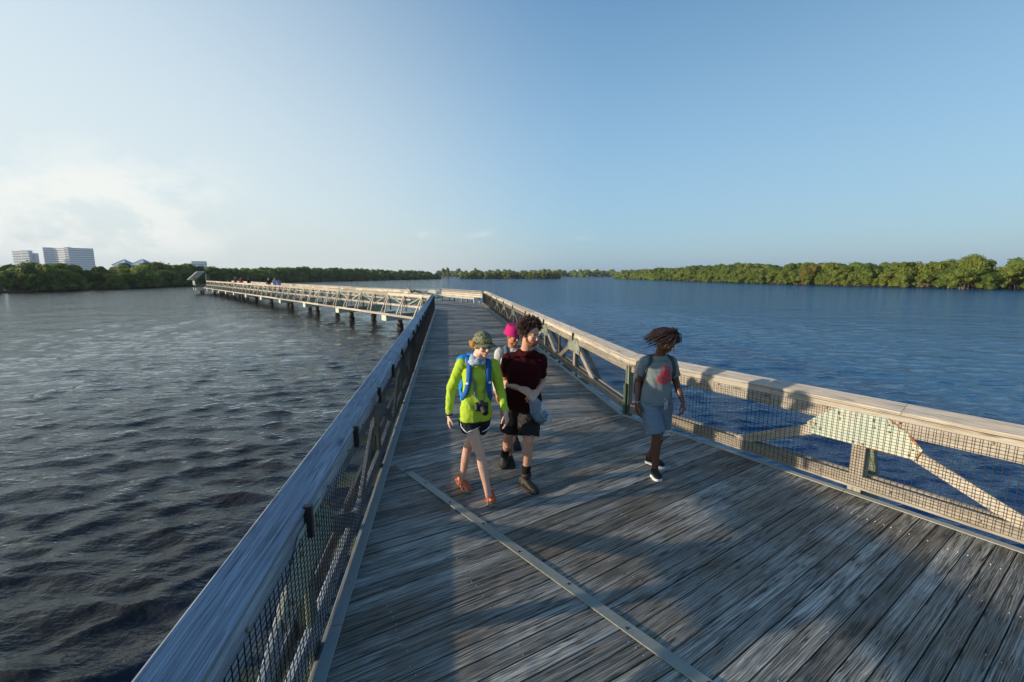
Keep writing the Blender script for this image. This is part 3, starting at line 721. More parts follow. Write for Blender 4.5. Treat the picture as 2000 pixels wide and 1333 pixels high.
o = forest.build('mangrove_forest', M['leaf']); tag(o, 'mangrove forest beyond the front trees', 'forest', kind='stuff')
# thin far trees standing proud of the skyline
for px, D, H in ((868, 640, 13), (876, 640, 14.5), (930, 640, 13.5)):
    x = (px-1000)/860*D; tree(x, D, H, 'thin taller tree breaking the far skyline', 'taller trees on the far skyline', wide=.28)
# ------------------------------------------------------------------ far buildings
M['white'] = plain('white_facade', (.74, .74, .72), .7, var=.03)
M['glassd'] = plain('dark_glazing', (.36, .40, .44), .3)
M['greyf'] = plain('grey_facade', (.50, .51, .52), .8, var=.05)
M['roofb'] = plain('blue_grey_metal_roof', (.34, .42, .48), .5)
def at(px, D): return V2((px-1000)/860*D*.99, D)
def zt_(y, D): r = ray(1000, y); return CAM_H+r.z/r.y*D
def tower(name, label, spans, D, floors, depth=7):
    c = at(spans[0][0], D); root = empty(name, label, 'building', None, (c.x, c.y, 0))
    for (xa, xb, ytop, ya, yb) in spans:
        a = at(xa, D+ya)-c; b = at(xb, D+yb)-c; H = zt_(ytop, D); d = (b-a).normalized(); n = V2(-d.y, d.x)
        A = Vector((a.x, a.y, 0)); B = Vector((b.x, b.y, 0)); nv = Vector((n.x, n.y, 0))
        q = MB(); q.prism([A+nv*1.5, B+nv*1.5, B+nv*depth, A+nv*depth], (0, 0, 1), H-1); q.build('wall', M['greyf'], root)
        fh = H/floors
        for k in range(floors):
            z = k*fh
            q = MB(); q.beam((A+B)/2-d.to_3d()*(b-a).length/2+nv*.6+Vector((0, 0, z+fh*.35)), (A+B)/2+d.to_3d()*(b-a).length/2+nv*.6+Vector((0, 0, z+fh*.35)), 2.2, fh*.52, c=.02); q.build('balcony_band', M['white'], root)
            q = MB(); q.beam(A+nv*1.2+Vector((0, 0, z+fh*.8)), B+nv*1.2+Vector((0, 0, z+fh*.8)), .5, fh*.34, c=.02); q.build('window_band', M['glassd'], root)
        q = MB(); q.prism([A-nv*.8, B-nv*.8, B+nv*(depth+.5), A+nv*(depth+.5)], (0, 0, 1), 1.0); r_ = q.build('roof', M['white'], root); r_.location = (0, 0, H-.6)
    return root
tower('hotel_building', 'wide white hotel tower with long balcony bands above the left trees', [(92, 112, 484, 0, 6), (112, 134, 484.5, 6, 3), (134.5, 141, 483, 3, 3), (141, 190, 484.5, 2, 30)], 900, 13)
tower('apartment_tower', 'smaller stepped white tower at the far left above the trees', [(31, 48, 491, 0, 0), (48, 64, 490, -4, -4), (64, 75, 495, 4, 4)], 880, 10)
tower('apartment_tower', 'low pale block peeking over the trees left of the shelter', [(377, 404, 511, 0, 6)], 900, 6)
for px, w, yt, yb, nm in ((247, 26, 507, 524, 'left blue grey pyramid roofed house behind the left trees'), (283, 28, 506.5, 524, 'right blue grey pyramid roofed house behind the left trees')):
    D = 190; c = at(px, D); s = w/860*D/2*1.08; zb, zp = zt_(518, D), zt_(yt, D); root = empty('pavilion', nm, 'building', None, (c.x, c.y, 0))
    q = MB(); q.prism([(-s*.9, -s*.9, 0), (s*.9, -s*.9, 0), (s*.9, s*.9, 0), (-s*.9, s*.9, 0)], (0, 0, 1), zb); q.build('wall', M['white'], root)
    q = MB(); t0, t1 = [(-s, -s, zb-.1), (s, -s, zb-.1), (s, s, zb-.1), (-s, s, zb-.1)], (0, 0, zp)
    q.add(t0+[t1], [(0, 1, 4), (1, 2, 4), (2, 3, 4), (3, 0, 4), (3, 2, 1, 0)]); q.build('roof', M['roofb'], root)
    q = MB()
    for a in t0: q.beam(Vector(a)+Vector((0, 0, .05)), Vector(t1)+Vector((0, 0, .05)), .3, .12)
    q.build('roof_ridge', M['white'], root)
for i, (px, w, yt) in enumerate(((1096, 20, 528.3), (1135, 14, 528.6), (1152, 14, 527.6), (1168, 20, 527))):
    D = 1300; c = at(px, D); root = empty('white_building', ('long low white building on the far skyline', 'small white building, middle of the far skyline group', 'white building with a mast on the far skyline', 'largest white building on the far skyline')[i], 'building', None, (c.x, c.y, 0)); H = zt_(yt, D); s = w/860*D/2
    q = MB(); q.prism([(-s, 0, 0), (s, 0, 0), (s, 20, 0), (-s, 20, 0)], (0, 0, 1), H); q.build('wall', M['white'], root)
    q = MB(); q.prism([(-s*.5, -.5, H), (s*.3, -.5, H), (s*.3, 12, H), (-s*.5, 12, H)], (0, 0, 1), 1.6); q.build('roof_block', M['white'], root)
    q = MB(); q.prism([(-s*.95, -.4, H-5), (s*.95, -.4, H-5), (s*.95, -.1, H-5), (-s*.95, -.1, H-5)], (0, 0, 1), 1.6); q.build('window_band', M['glassd'], root)
    if i == 2: q = MB(); q.cone((0, 5, H), .5, (0, 5, H+9), .2, 6); q.build('mast', M['greyf'], root)
# ------------------------------------------------------------------ people
def skin(name, col, rough=.5): return plain(name, col, rough, bump=.05, bscale=90, var=.07, sss=.12)
def cloth(name, col, rough=.85, var=.10, bump=.25, bs=260): return plain(name, col, rough, bump=bump, bscale=bs, var=var, spec=.15)
def frame(f, pitch=0, roll=0):
    f = Vector((f.x, f.y, 0)).normalized(); r = Vector((f.y, -f.x, 0))          # r: the person's right... (viewer side sign handled by caller)
    M3 = Matrix((r, f, Vector((0, 0, 1)))).transposed()
    return M3 @ Matrix.Rotation(pitch, 3, 'X') @ Matrix.Rotation(roll, 3, 'Y')
def wrinkle(me, amp, sc, seed=0, zs=1.0, top=None):
    n = len(me.vertices); co = np.empty(n*3); me.vertices.foreach_get('co', co); no = np.empty(n*3); me.vertices.foreach_get('normal', no)
    co = co.reshape(-1, 3); no = no.reshape(-1, 3); out = co.copy()
    for i in range(n):
        p = co[i]; q = Vector((p[0]*sc+p[2]*sc*.45+seed, p[1]*sc+seed, p[2]*sc*zs))
        w = noise.noise(q+Vector((0, 0, 1))*0)+.5*noise.noise(q*2.3); w = 1-abs(w)*2.4
        out[i] = p+no[i]*amp*w
    me.vertices.foreach_set('co', out.ravel()); me.update()
def head_shape(mb, c, Mh, s=1.0, jaw=1.0):
    T = lambda x, y, z: c+Mh @ Vector((x, y, z))*s
    S = lambda *r: tuple(q*s for q in r)
    mb.ball(T(0, -.012, .045), S(.074, .094, .082), 24, 16, Mh)
    mb.ball(T(0, .030, -.028), S(.057*jaw, .062, .074), 20, 14, Mh)
    mb.ball(T(0, .062, -.088), S(.024*jaw, .022, .018), 12, 8, Mh)
    for x in (-1, 1):
        mb.ball(T(.036*x, .062, -.022), S(.022, .025, .026), 12, 8, Mh)          # cheek
        mb.ball(T(.040*x*jaw, .020, -.068), S(.020, .034, .026), 12, 8, Mh)      # jaw corner
        mb.ball(T(.077*x, -.008, -.012), S(.009, .017, .030), 10, 8, Mh)         # ear
        mb.ball(T(.028*x, .078, .024), S(.020, .012, .009), 10, 6, Mh)           # brow
        mb.ball(T(.010*x, .101, -.030), S(.008, .009, .007), 8, 6, Mh)
    mb.cone(T(0, .084, .012), .007*s, T(0, .112, -.026), .0125*s, 10); mb.ball(T(0, .108, -.027), S(.0125, .012, .011), 10, 8, Mh)
    mb.ball(T(0, .083, -.060), S(.022, .014, .013), 12, 8, Mh)                    # mouth mass
def face_parts(root, c, Mh, s, brow, lip, eyewhite=True, iris=(.05, .03, .02)):
    T = lambda x, y, z: c+Mh @ Vector((x, y, z))*s
    for x in (-1, 1):
        q = MB(); q.ball(T(.029*x, .0765, .003), (.0115*s, .009*s, .0060*s), 10, 8, Mh); e = q.build('eye', M['eye'], root, True)
        q = MB(); q.ball(T(.029*x, .0845, .003), (.0052*s, .0032*s, .0052*s), 8, 6, Mh); q.build('iris', M['iris'], e, True)
        if brow:
            q = MB(); q.tube([T(.014*x, .089, .021), T(.030*x, .0885, .027), T(.045*x, .078, .021)], [.003*s, .0042*s, .002*s], 6); q.build('eyebrow', brow, root, True)
    q = MB(); q.tube([T(-.024, .083, -.056), T(-.010, .0965, -.0585), T(0, .098, -.0575), T(.010, .0965, -.0585), T(.024, .083, -.056)], [.002*s, .0042*s, .004*s, .0042*s, .002*s], 6)
    q.tube([T(-.020, .084, -.0635), T(0, .0965, -.067), T(.020, .084, -.0635)], [.002*s, .0055*s, .002*s], 6); q.build('lips', lip, root, True)
def hand(mb, w, d, n, t, s=1.0, curl=.35, spread=.06, bend=None):
    """w wrist, d toward fingertips, n palm-facing normal (fingers curl to n), t thumb side"""
    w = Vector(w); d = Vector(d).normalized(); n = Vector(n); n = (n-d*n.dot(d)).normalized(); t = Vector(t); t = (t-d*t.dot(d)-n*t.dot(n)).normalized()
    off = (.0285, .0095, -.0095, -.027); ln = ((.041, .026, .020), (.046, .029, .021), (.043, .027, .021), (.034, .021, .018)); cl = (.8, .95, 1.05, 1.2)
    for i in range(4):
        kn = w+d*(.092-.004*abs(i-1))*s+t*off[i]*s; mb.limb([w+t*off[i]*.55*s+d*.008*s, kn], [.0145*s, .0115*s], 10)
        a = curl*cl[i]; p = kn; dirv = (d+t*spread*(1.5-i)).normalized()
        for k, L_ in enumerate(ln[i]):
            ang = a*(k+1)*(1 if k < 2 else .85); dv = dirv*math.cos(ang)+n*math.sin(ang); q = p+dv*L_*s
            mb.limb([p, q], [(.0092-.0009*k)*s, (.0085-.0010*k)*s], 10); p = q
    mb.ball(w+d*.05*s+n*.002, (.030*s, .036*s, .013*s), 14, 8, Matrix((t, d, n)).transposed())
    b = w+d*.025*s+t*.022*s; m1 = b+(d*.6+t*.62+n*.35).normalized()*.042*s; m2 = m1+(d*.86+t*.25+n*.42).normalized()*.032*s; m3 = m2+(d*.9+n*.4).normalized()*.024*s
    mb.limb([b, m1, m2, m3], [.0150*s, .0115*s, .0100*s, .0080*s], 10)
def foot(mb, an, heel, toe, s=1.0):
    an, heel, toe = map(Vector, (an, heel, toe)); d = (toe-heel).normalized(); u = Vector((0, 0, 1)); u = (u-d*u.dot(d)).normalized(); r = d.cross(u); L_ = (toe-heel).length
    Mf = Matrix((r, d, u)).transposed()
    mb.ball(heel+d*.035*s+u*.035*s, (.030*s, .036*s, .035*s), 12, 8, Mf); mb.limb([an, heel+d*.05*s+u*.05*s], [.036*s, .036*s], 12)
    mb.limb([an, heel+d*L_*.48+u*.048*s], [.034*s, .028*s], 12)
    mb.ball(heel+d*L_*.50+u*.032*s, (.034*s, L_*.30, .028*s), 14, 8, Mf); mb.ball(heel+d*L_*.74+u*.022*s, (.043*s, L_*.20, .021*s), 14, 8, Mf)
    for i in range(5):
        x = (-.030+.015*i)*s; mb.limb([heel+d*L_*.80+r*x+u*.016*s, heel+d*(L_*(.97-.028*abs(i-3.2)))+r*x*1.1+u*.011*s], [.0105*s, .0085*s], 8)
def shoe(name, mat_, an, heel, toe, s, root, sole=None, top=.09, boot=False, laces=None):
    an, heel, toe = map(Vector, (an, heel, toe)); d = (toe-heel).normalized(); u = Vector((0, 0, 1)); u = (u-d*u.dot(d)).normalized(); r = d.cross(u); L_ = (toe-heel).length
    rings = []; prof = ((-.02, .028, .040), (.05, .037, .050), (.25, .039, .052), (.45, .041, .044), (.65, .048, .034), (.82, .047, .027), (.95, .036, .020), (1.02, .018, .012))
    mb = MB()
    for t, w, h in prof: rings.append((heel+d*L_*t+u*(h*s+.012), r*w*s, u*h*s))
    mb.loft(rings, 20)
    if boot: mb.limb([an+(an-heel).normalized()*.02, an, heel+d*.07*s+u*.05*s], [.052*s, .050*s, .052*s], 16)
    me = remesh(mb, .006, 2, name); o = mobj(name, me, mat_, root)
    if sole:
        q = MB(); pts = []
        for sg in (1, -1):
            pr = prof if sg > 0 else prof[::-1]
            for t, w, h in pr: pts.append(heel+d*L_*t+r*(w+.004)*s*sg-u*.004)
        q.prism(pts[::-1], u, .026*s); q.build('sole', sole, o)
    if laces:
        q = MB()
        for i in range(5):
            c = heel+d*L_*(.38+.09*i)+u*(.105-.017*i)*s
            q.tube([c-r*.026*s-u*.012, c+u*.004+d*.012, c+r*.026*s-u*.012], [.0028]*3, 6)
            q.tube([c-r*.026*s-u*.012+d*.02, c+u*.005, c+r*.026*s-u*.012-d*.0], [.0028]*3, 6)
        c = heel+d*L_*.34+u*.115*s
        q.tube([c, c+r*.03+u*.015, c+r*.05-u*.01, c+r*.02], [.0025]*4, 6); q.tube([c, c-r*.03+u*.012, c-r*.05-u*.014], [.0025]*3, 6); q.build('laces', laces, o)
    return o
def strands(root, name, mat_, c, Mh, s, n, fn, seed):
    r3 = random.Random(seed); q = MB()
    for i in range(n):
        res = fn(r3)
        if res is None: continue
        pts, rs = res; q.tube([c+Mh @ Vector(p)*s for p in pts], [k*s for k in rs], 5)
    return q.build(name, mat_, root, True)
M['eye'] = plain('eye_white', (.28, .24, .21), .35); M['iris'] = plain('dark_iris', (.02, .012, .008), .2)
def person(name, label, J, F, Mh, sk, sc=1.0, bw=1.0, vox=.0045, lean=0, female=False, cat='person', group=None, hands=True, feet=True):
    """body in world space; J holds joints. a = image-left side, b = image-right side"""
    base = (J['toea']+J['toeb'])/2; base = Vector((base.x, base.y, DZ)); root = empty(name, label, cat, group, base)
    X = {k: Vector(v)-base for k, v in J.items()}; mb = MB(); P = X['pel']; Nk = X['neck']; a, b = X['sha'], X['shb']
    F = Vector((F.x, F.y, 0)).normalized(); ac = (b-a); ac.z = 0; ac.normalize(); hc = (X['hipb']-X['hipa']); hc.z = 0; hc.normalize(); mid = (a+b)/2
    wS = (b-a).length/2
    tor = []
    for t, w, dd in ((-.13, .09, .085), (-.05, .155, .108), (.05, .165, .112), (.22, .150, .100), (.42, .128 if female else .140, .092), (.62, .145, .106), (.80, .160, .112), (.93, .140, .088), (1.0, .085, .06), (1.04, .05, .05)):
        c = P.lerp(mid, t); dirw = hc.lerp(ac, min(max(t, 0), 1)).normalized(); fw = Vector((-dirw.y, dirw.x, 0)); fw = fw if fw.dot(F) > 0 else -fw
        tor.append((c+fw*(.0 if t < .6 else -.008), dirw*w*sc*bw, fw*dd*sc*bw))
    mb.loft(tor, 28); X['tor'] = tor
    mb.limb([Nk-Vector((0, 0, .02)), X['head']+Mh @ Vector((0, -.022, -.06))], [.064*sc, .057*sc], 16); mb.limb([a-Vector((0, 0, .012)), Nk+Vector((0, 0, .004))], [.050*sc, .046*sc]); mb.limb([b-Vector((0, 0, .012)), Nk+Vector((0, 0, .004))], [.050*sc, .046*sc])
    head_shape(mb, X['head'], Mh, sc if sc > .9 else .93, .92 if female else 1.0)
    k = (.88 if female else 1.0)*sc
    for s in 'ab':
        sh, el, wr = X['sh'+s], X['el'+s], X['wr'+s]
        mb.limb([sh, sh.lerp(el, .45), el], [.056*k, .046*k, .039*k]); mb.limb([el, el.lerp(wr, .3), wr], [.038*k, .041*k, .027*k])
        if hands: hd = X['hd'+s]-wr; hand(mb, wr, hd, X['hn'+s]+base, X['ht'+s]+base, (.92 if female else 1.03)*sc, J.get('curl'+s, Vector((.4, 0, 0))).x)
        hp, kn, an = X['hip'+s], X['kn'+s], X['an'+s]
        mb.limb([hp, hp.lerp(kn, .35), kn.lerp(hp, .08), kn], [.092*k, .083*k, .060*k, .056*k]); mb.limb([kn, kn.lerp(an, .3), kn.lerp(an, .7), an], [.054*k, .057*k, .043*k, .036*k])
        cv = kn.lerp(an, .3)-F*.012; mb.ball(cv, (.050*k, .050*k, .10*k), 14, 8)
        if feet: foot(mb, an, X['heel'+s], X['toe'+s], .95*k)
    me = remesh(mb, vox, 2); mobj('body', me, sk, root)
    return root, X, F, k
def shirt(root, X, F, k, mat_, long=True, hem=-.02, loose=.016, name='shirt', slv=.62, wr=.005, flare=.012, seed=0, bw=1.0):
    mb = MB(); tor = X['tor']; mid = (X['sha']+X['shb'])/2; P = X['pel']; rings = []
    for t, ww, dd in ((hem, .172, .122), (.08, .168, .118), (.25, .155, .110), (.42, .150, .108), (.62, .158, .118), (.80, .170, .122), (.93, .158, .104), (1.0, .10, .086), (1.03, .07, .07)):
        c = P.lerp(mid, t); ref = min(tor, key=lambda r: (r[0]-c).length); dw = ref[1].normalized(); fw = ref[2].normalized(); e = loose+(flare if t < .3 else 0)
        rings.append((c, dw*(ww*bw+e-.01)*k**.5, fw*(dd*bw+e-.01)*k**.5))
    mb.loft(rings, 30)
    for s in 'ab':
        sh, el, wr_ = X['sh'+s], X['el'+s], X['wr'+s]; inn = X['neck'].lerp(sh, .16)-Vector((0, 0, .012))
        mb.limb([inn, sh-Vector((0, 0, .014))], [.052*k, .058*k])
        if long:
            mb.limb([sh, sh.lerp(el, .5), el], [.069*k, .060*k, .054*k]); e = el.lerp(wr_, .94); mb.cone(el, .053*k, el.lerp(wr_, .6), .043*k, 20); mb.cone(el.lerp(wr_, .6), .043*k, e, .037*k, 20)
        else:
            e = sh.lerp(el, slv); mb.ball(sh-Vector((0, 0, .008)), .067*k, 18, 12); mb.cone(sh-Vector((0, 0, .008)), .066*k, e, .066*k, 22)
    mb.ball(X['neck']-Vector((0, 0, .042)), (.100*k, .094*k, .056*k), 22, 12)
    me = remesh(mb, .006, 2, name); wrinkle(me, wr, 9, seed, .7); return mobj(name, me, mat_, root)
def shorts(root, X, F, k, mat_, length=.9, r0=.115, r1=.095, top=.16, name='shorts', seed=5, wr=.004, tw=.170, td=.122):
    mb = MB(); tor = X['tor']; mid = (X['sha']+X['shb'])/2; P = X['pel']; rings = []
    for t, w, d in ((-.16, .10, .10), (-.08, tw-.005, td), (.04, tw, td), (top, tw-.012, td-.008)):
        c = P.lerp(mid, t); ref = min(tor, key=lambda r: (r[0]-c).length); rings.append((c, ref[1].normalized()*w*k**.5, ref[2].normalized()*d*k**.5))
    mb.loft(rings, 28)
    for s in 'ab':
        hp, kn = X['hip'+s], X['kn'+s]; mb.ball(hp, r0*k, 18, 12); mb.cone(hp, r0*k, hp.lerp(kn, length), r1*k, 24)
    me = remesh(mb, .006, 2, name); wrinkle(me, wr, 14, seed, .7); return mobj(name, me, mat_, root)
def J_(**kw): return {k: (Vector(v) if not isinstance(v, Vector) else v) for k, v in kw.items()}
Zd = lambda v, z: Vector((v.x, v.y, DZ+z))
def strap_on(root, name, mat_, tgt, pts, w, th=.006, off=.004):   # a band laid over a garment
    bvh = BVHTree.FromPolygons([v.co.copy() for v in tgt.data.vertices], [tuple(p.vertices) for p in tgt.data.polygons])
    P_ = []
    for i in range(len(pts)-1):
        for k in range(6): P_.append(Vector(pts[i]).lerp(Vector(pts[i+1]), k/6))
    P_.append(Vector(pts[-1])); Q = []
    for p in P_:
        loc, nr, _, _ = bvh.find_nearest(p); Q.append((loc, nr))
    for _ in range(6):
        Q = [Q[0]]+[((Q[i-1][0]+Q[i][0]*2+Q[i+1][0])/4, (Q[i-1][1]+Q[i][1]*2+Q[i+1][1]).normalized()) for i in range(1, len(Q)-1)]+[Q[-1]]
    q = MB(); vs = []
    for i, (p, nr) in enumerate(Q):
        t = (Q[min(i+1, len(Q)-1)][0]-Q[max(i-1, 0)][0]).normalized(); sd = t.cross(nr).normalized()
        for o, h in ((-w/2, off), (w/2, off), (w/2, off+th), (-w/2, off+th)): vs.append(p+sd*o+nr*h)
    n = len(Q); fs = []
    for i in range(n-1):
        for j in range(4): m = (j+1) % 4; fs.append((i*4+j, i*4+m, i*4+4+m, i*4+4+j))
    fs += [(0, 1, 2, 3), tuple(range(4*n-1, 4*n-5, -1))]; q.add(vs, fs); return q.build(name, mat_, root, True)
def nearpt(tgt, p):
    bvh = BVHTree.FromPolygons([v.co.copy() for v in tgt.data.vertices], [tuple(p_.vertices) for p_ in tgt.data.polygons]); return bvh.find_nearest(Vector(p))
# ---- woman in the lime shirt
F1 = Vector((.22, -.97, 0)); Mh1 = frame(Vector((.52, -.85, 0)), R(-11))
hL = lambda toe, an, L_: None
ta = G(963, 992); ta_ = Zd(ta, .03); ha = Zd(G(955, 971), .012)
tb = G(916, 963); hb = G(896, 942)
wj = J_(head=W(943, 674, 4.10), neck=W(931, 703, 4.16), sha=W(902, 712.5, 4.17), shb=W(964, 713, 4.19), ela=W(881, 760, 4.24), elb=W(978, 763, 4.22), wra=W(876.5, 812, 4.13), wrb=W(988, 807, 4.06),
        hda=W(876.5, 850, 4.08), hdb=W(993, 842, 4.02), hna=(.6, .2, 0), hnb=(-.6, .3, 0), hta=(.1, -1, 0), htb=(-.1, -1, 0), cura=(0, 0, 0),
        pel=W(929, 812, 4.18), hipa=W(914, 822, 4.17), hipb=W(942, 822, 4.22), kna=W(938, 885, 4.10), knb=W(914, 872, 4.35), ana=W(954, 968, 4.06), anb=W(902, 936, 4.46),
        heela=ha, toea=ta_, heelb=Zd(hb, .012), toeb=Zd(tb, .012))
wj['curla'] = Vector((.28, 0, 0)); wj['curlb'] = Vector((.45, 0, 0))
SKW = skin('fair_sunlit_skin', (.60, .36, .26))
w_, X, F, k = person('person', 'woman in a lime long sleeve shirt, camouflage cap and black shorts striding in front', wj, F1, Mh1, SKW, .97, .93, female=True)
M['lime'] = cloth('lime_fabric', (.34, .48, .035), .7)
ws = shirt(w_, X, F, k, M['lime'], True, -.06, .013, seed=3, wr=.0065, bw=.93)
sh_ = shorts(w_, X, F, k, cloth('black_running_fabric', (.015, .015, .018), .6), .30, .108, .112, .10, tw=.158, td=.115)
tr = MB()
for s in 'ab':
    hp, kn = X['hip'+s], X['kn'+s]; c = hp.lerp(kn, .285); ax = (kn-hp).normalized(); u = ax.orthogonal().normalized(); v = ax.cross(u)
    tr.tube([c+(u*math.cos(t*.2618)+v*math.sin(t*.2618))*.106*k for t in range(25)], .006, 6)
    side = (X['sh'+s]-(X['sha']+X['shb'])/2).normalized(); side.z = 0
    tr.tube([hp+side*.095*k+F*.05+Vector((0, 0, .03)), hp.lerp(kn, .12)+side*.10*k+F*.065, hp.lerp(kn, .24)+side*.075*k+F*.09, hp.lerp(kn, .29)+side*.03*k+F*.105], .0055, 6)
tr.build('white_trim', cloth('white_trim', (.75, .76, .8)), sh_, True)
hc_ = X['head']; s_ = .93
T = lambda x, y, z: hc_+Mh1 @ Vector((x, y, z))*s_
face_parts(w_, hc_, Mh1, s_, None, skin('pink_lips', (.50, .16, .13)))
def camo():
    m, nt, b = mat('camouflage_fabric'); tcn = N(nt, 'ShaderNodeTexCoord'); n1 = N(nt, 'ShaderNodeTexNoise', i_Scale=22., i_Detail=2.0, i_Distortion=1.2); nt.links.new(tcn.outputs['Object'], n1.inputs['Vector'])
    r = ramp(nt, n1.outputs[0], [(.0, (.03, .035, .02)), (.42, (.10, .12, .05)), (.50, (.20, .19, .11)), (.58, (.05, .06, .03)), (.66, (.26, .26, .19))])
    nt.nodes[-1].color_ramp.interpolation = 'CONSTANT' if nt.nodes[-1].type == 'VALTORGB' else 'LINEAR'
    nt.links.new(r, b.inputs['Base Color']); b.inputs['Roughness'].default_value = .9; return m
M['camo'] = camo()
q = MB(); q.ball(T(0, -.012, .062), (.086*s_, .104*s_, .078*s_), 28, 18, Mh1); q.cone(T(0, -.012, .06)-Mh1.col[2]*.025, .088*s_, T(0, -.012, .075), .086*s_, 28)
me = remesh(q, .005, 2, 'cap'); cap_ = mobj('cap', me, M['camo'], w_)
q = MB(); vs = []; fs = []
for i in range(13):
    a = R(-68+136*i/12); bulge = math.cos(a)
    for rr, zz in ((.088, .040), (.100+.062*bulge**.6, .030-.018*(1-bulge)), (.100+.062*bulge**.6, .026-.018*(1-bulge)), (.088, .035)):
        vs.append(T(math.sin(a)*rr*.93, -.008+math.cos(a)*rr, zz-.012*abs(math.sin(a))*(rr > .09)))
for i in range(12):
    for j in range(4): m_ = (j+1) % 4; fs.append((i*4+j, i*4+4+j, i*4+4+m_, i*4+m_))
q.add(vs, fs); q.build('brim', M['camo'], cap_, True)
q = MB(); q.tube([T(x, .102, z) for x, z in ((-.024, .078), (0, .092), (.024, .078), (.018, .058), (-.018, .058), (-.024, .078))], .0022, 5); q.build('cap_badge', plain('ochre_stitching', (.35, .28, .05)), cap_, True)
q = MB()
for x in (-1, 1): q.ball(T(.029*x, .089, .004), (.022*s_, .006, .014*s_), 12, 8, Mh1)
q.tube([T(-.07, .03, .01), T(-.052, .082, .008), T(0, .097, .010), T(.052, .082, .008), T(.07, .03, .01)], .003, 6); q.build('sunglasses', plain('dark_lens', (.01, .008, .006), .12), w_, True)
M['blond'] = plain('blond_hair', (.50, .27, .07), .6, var=.3)
def blond(r):
    a = r.uniform(R(150), R(290)) if r.random() < .6 else r.uniform(R(-40), R(60)); u = r.uniform(-.5, .2)
    p = Vector((math.cos(a)*.078, -.02+math.sin(a)*.09 if math.sin(a) < 0 else -.02, .03+u*.07)); d = Vector((math.cos(a), math.sin(a)-.4, -.3)).normalized()
    pts = [p]; 
    for i in range(5): d = (d+Vector((r.uniform(-.6, .6), r.uniform(-.6, .6), r.uniform(-.7, .4)))*.6).normalized(); pts.append(pts[-1]+d*.011)
    return pts, [.0035, .0035, .003, .003, .002, .001]
strands(w_, 'hair', M['blond'], hc_, Mh1, s_, 330, blond, 4)
q = MB()
for i in range(26):
    q.ball(T(random.gauss(0, .018), -.108+random.gauss(0, .012), .02+random.gauss(0, .018)), .014, 8, 6)
for i in range(14): q.ball(T(random.choice((-1, 1))*.07+random.gauss(0, .006), -.025+random.gauss(0, .02), -.01+random.gauss(0, .02)), .013, 8, 6)
mobj('hair_bun', remesh(q, .005, 1, 'hair_bun'), M['blond'], w_)
def gaiter():
    m, nt, b = mat('blue_grey_neck_fabric'); tcn = N(nt, 'ShaderNodeTexCoord'); n1 = N(nt, 'ShaderNodeTexNoise', i_Scale=14., i_Detail=2.0, i_Distortion=1.); nt.links.new(tcn.outputs['Object'], n1.inputs['Vector'])
    nt.links.new(ramp(nt, n1.outputs[0], [(.35, (.05, .14, .28)), (.5, (.22, .30, .36)), (.62, (.40, .44, .48))]), b.inputs['Base Color']); b.inputs['Roughness'].default_value = .9; return m
q = MB(); nk = X['neck']
for i in range(4):
    z = .040-.018*i; r_ = .048+.008*i+.003*(i % 2); cc = nk+Vector((0, 0, z))+F*(.012+.004*i)
    u = Vector((1, 0, 0)); v = Vector((0, 1, .15)); pts = [cc+(u*math.cos(t*.2618)*r_+v*math.sin(t*.2618)*r_)+Vector((0, 0, .005*math.sin(t*1.3+i))) for t in range(25)]; q.tube(pts, .013, 8)
me = remesh(q, .004, 2, 'neck_gaiter'); wrinkle(me, .002, 30, 2); mobj('neck_gaiter', me, gaiter(), w_)
# sandals
M['orange'] = plain('orange_strap', (.62, .13, .03), .5); M['solebr'] = plain('grey_brown_sole', (.22, .19, .14), .8)
for s in 'ab':
    he, to = X['heel'+s], X['toe'+s]; d = (to-he).normalized(); u = Vector((0, 0, 1)); u = (u-d*u.dot(d)).normalized(); r_ = d.cross(u); L_ = (to-he).length
    q = MB(); pts = []
    prof = ((-.03, .026), (.05, .034), (.3, .032), (.5, .036), (.72, .046), (.9, .042), (1.03, .026))
    for sg, pr in ((1, prof), (-1, prof[::-1])):
        for t, w in pr: pts.append(he+d*L_*t+r_*w*sg-u*.010)
    q.prism(pts[::-1], u, .020); so2 = q.build('sandal', M['solebr'], w_)
    q = MB()
    for t, w, h in ((.92, .037, .030), (.80, .044, .040), (.66, .043, .052), (.50, .040, .070), (.34, .041, .085)):
        c = he+d*L_*t; sk_ = .02*(1 if t > .6 else -1)
        q.tube([c-r_*w, c-r_*w*.85+u*h*.7+d*sk_, c+u*h, c+r_*w*.85+u*h*.7-d*sk_, c+r_*w], [.007, .0075, .008, .0075, .007], 6)
        q.tube([c-r_*w*.8+u*h*.5, c+d*.02+u*h*.98, c+r_*w*.8+u*h*.55-d*.03], [.006]*3, 6)
    q.tube([he-r_*.036+d*.05+u*.03, he-d*.012+u*.062, he+r_*.036+d*.05+u*.03], .009, 6)
    q.tube([he-r_*.033+d*.06+u*.085, he-d*.004+u*.080, he+r_*.033+d*.06+u*.085, he+d*.10+u*.098, he-r_*.033+d*.06+u*.085], .006, 6)
    q.tube([he-r_*.032-d*.0+u*.02, he-d*.018+u*.02, he+r_*.032+u*.02], .014, 6)
    q.build('sandal_straps', M['orange'], so2, True)
base1 = w_.location.copy()
q = MB(); wa = X['wra']; q.tube([wa+Vector((math.cos(t*.5236)*.033, math.sin(t*.5236)*.033, .012)) for t in range(13)], .008, 6); q.build('wrist_band', M['black'], w_, True)
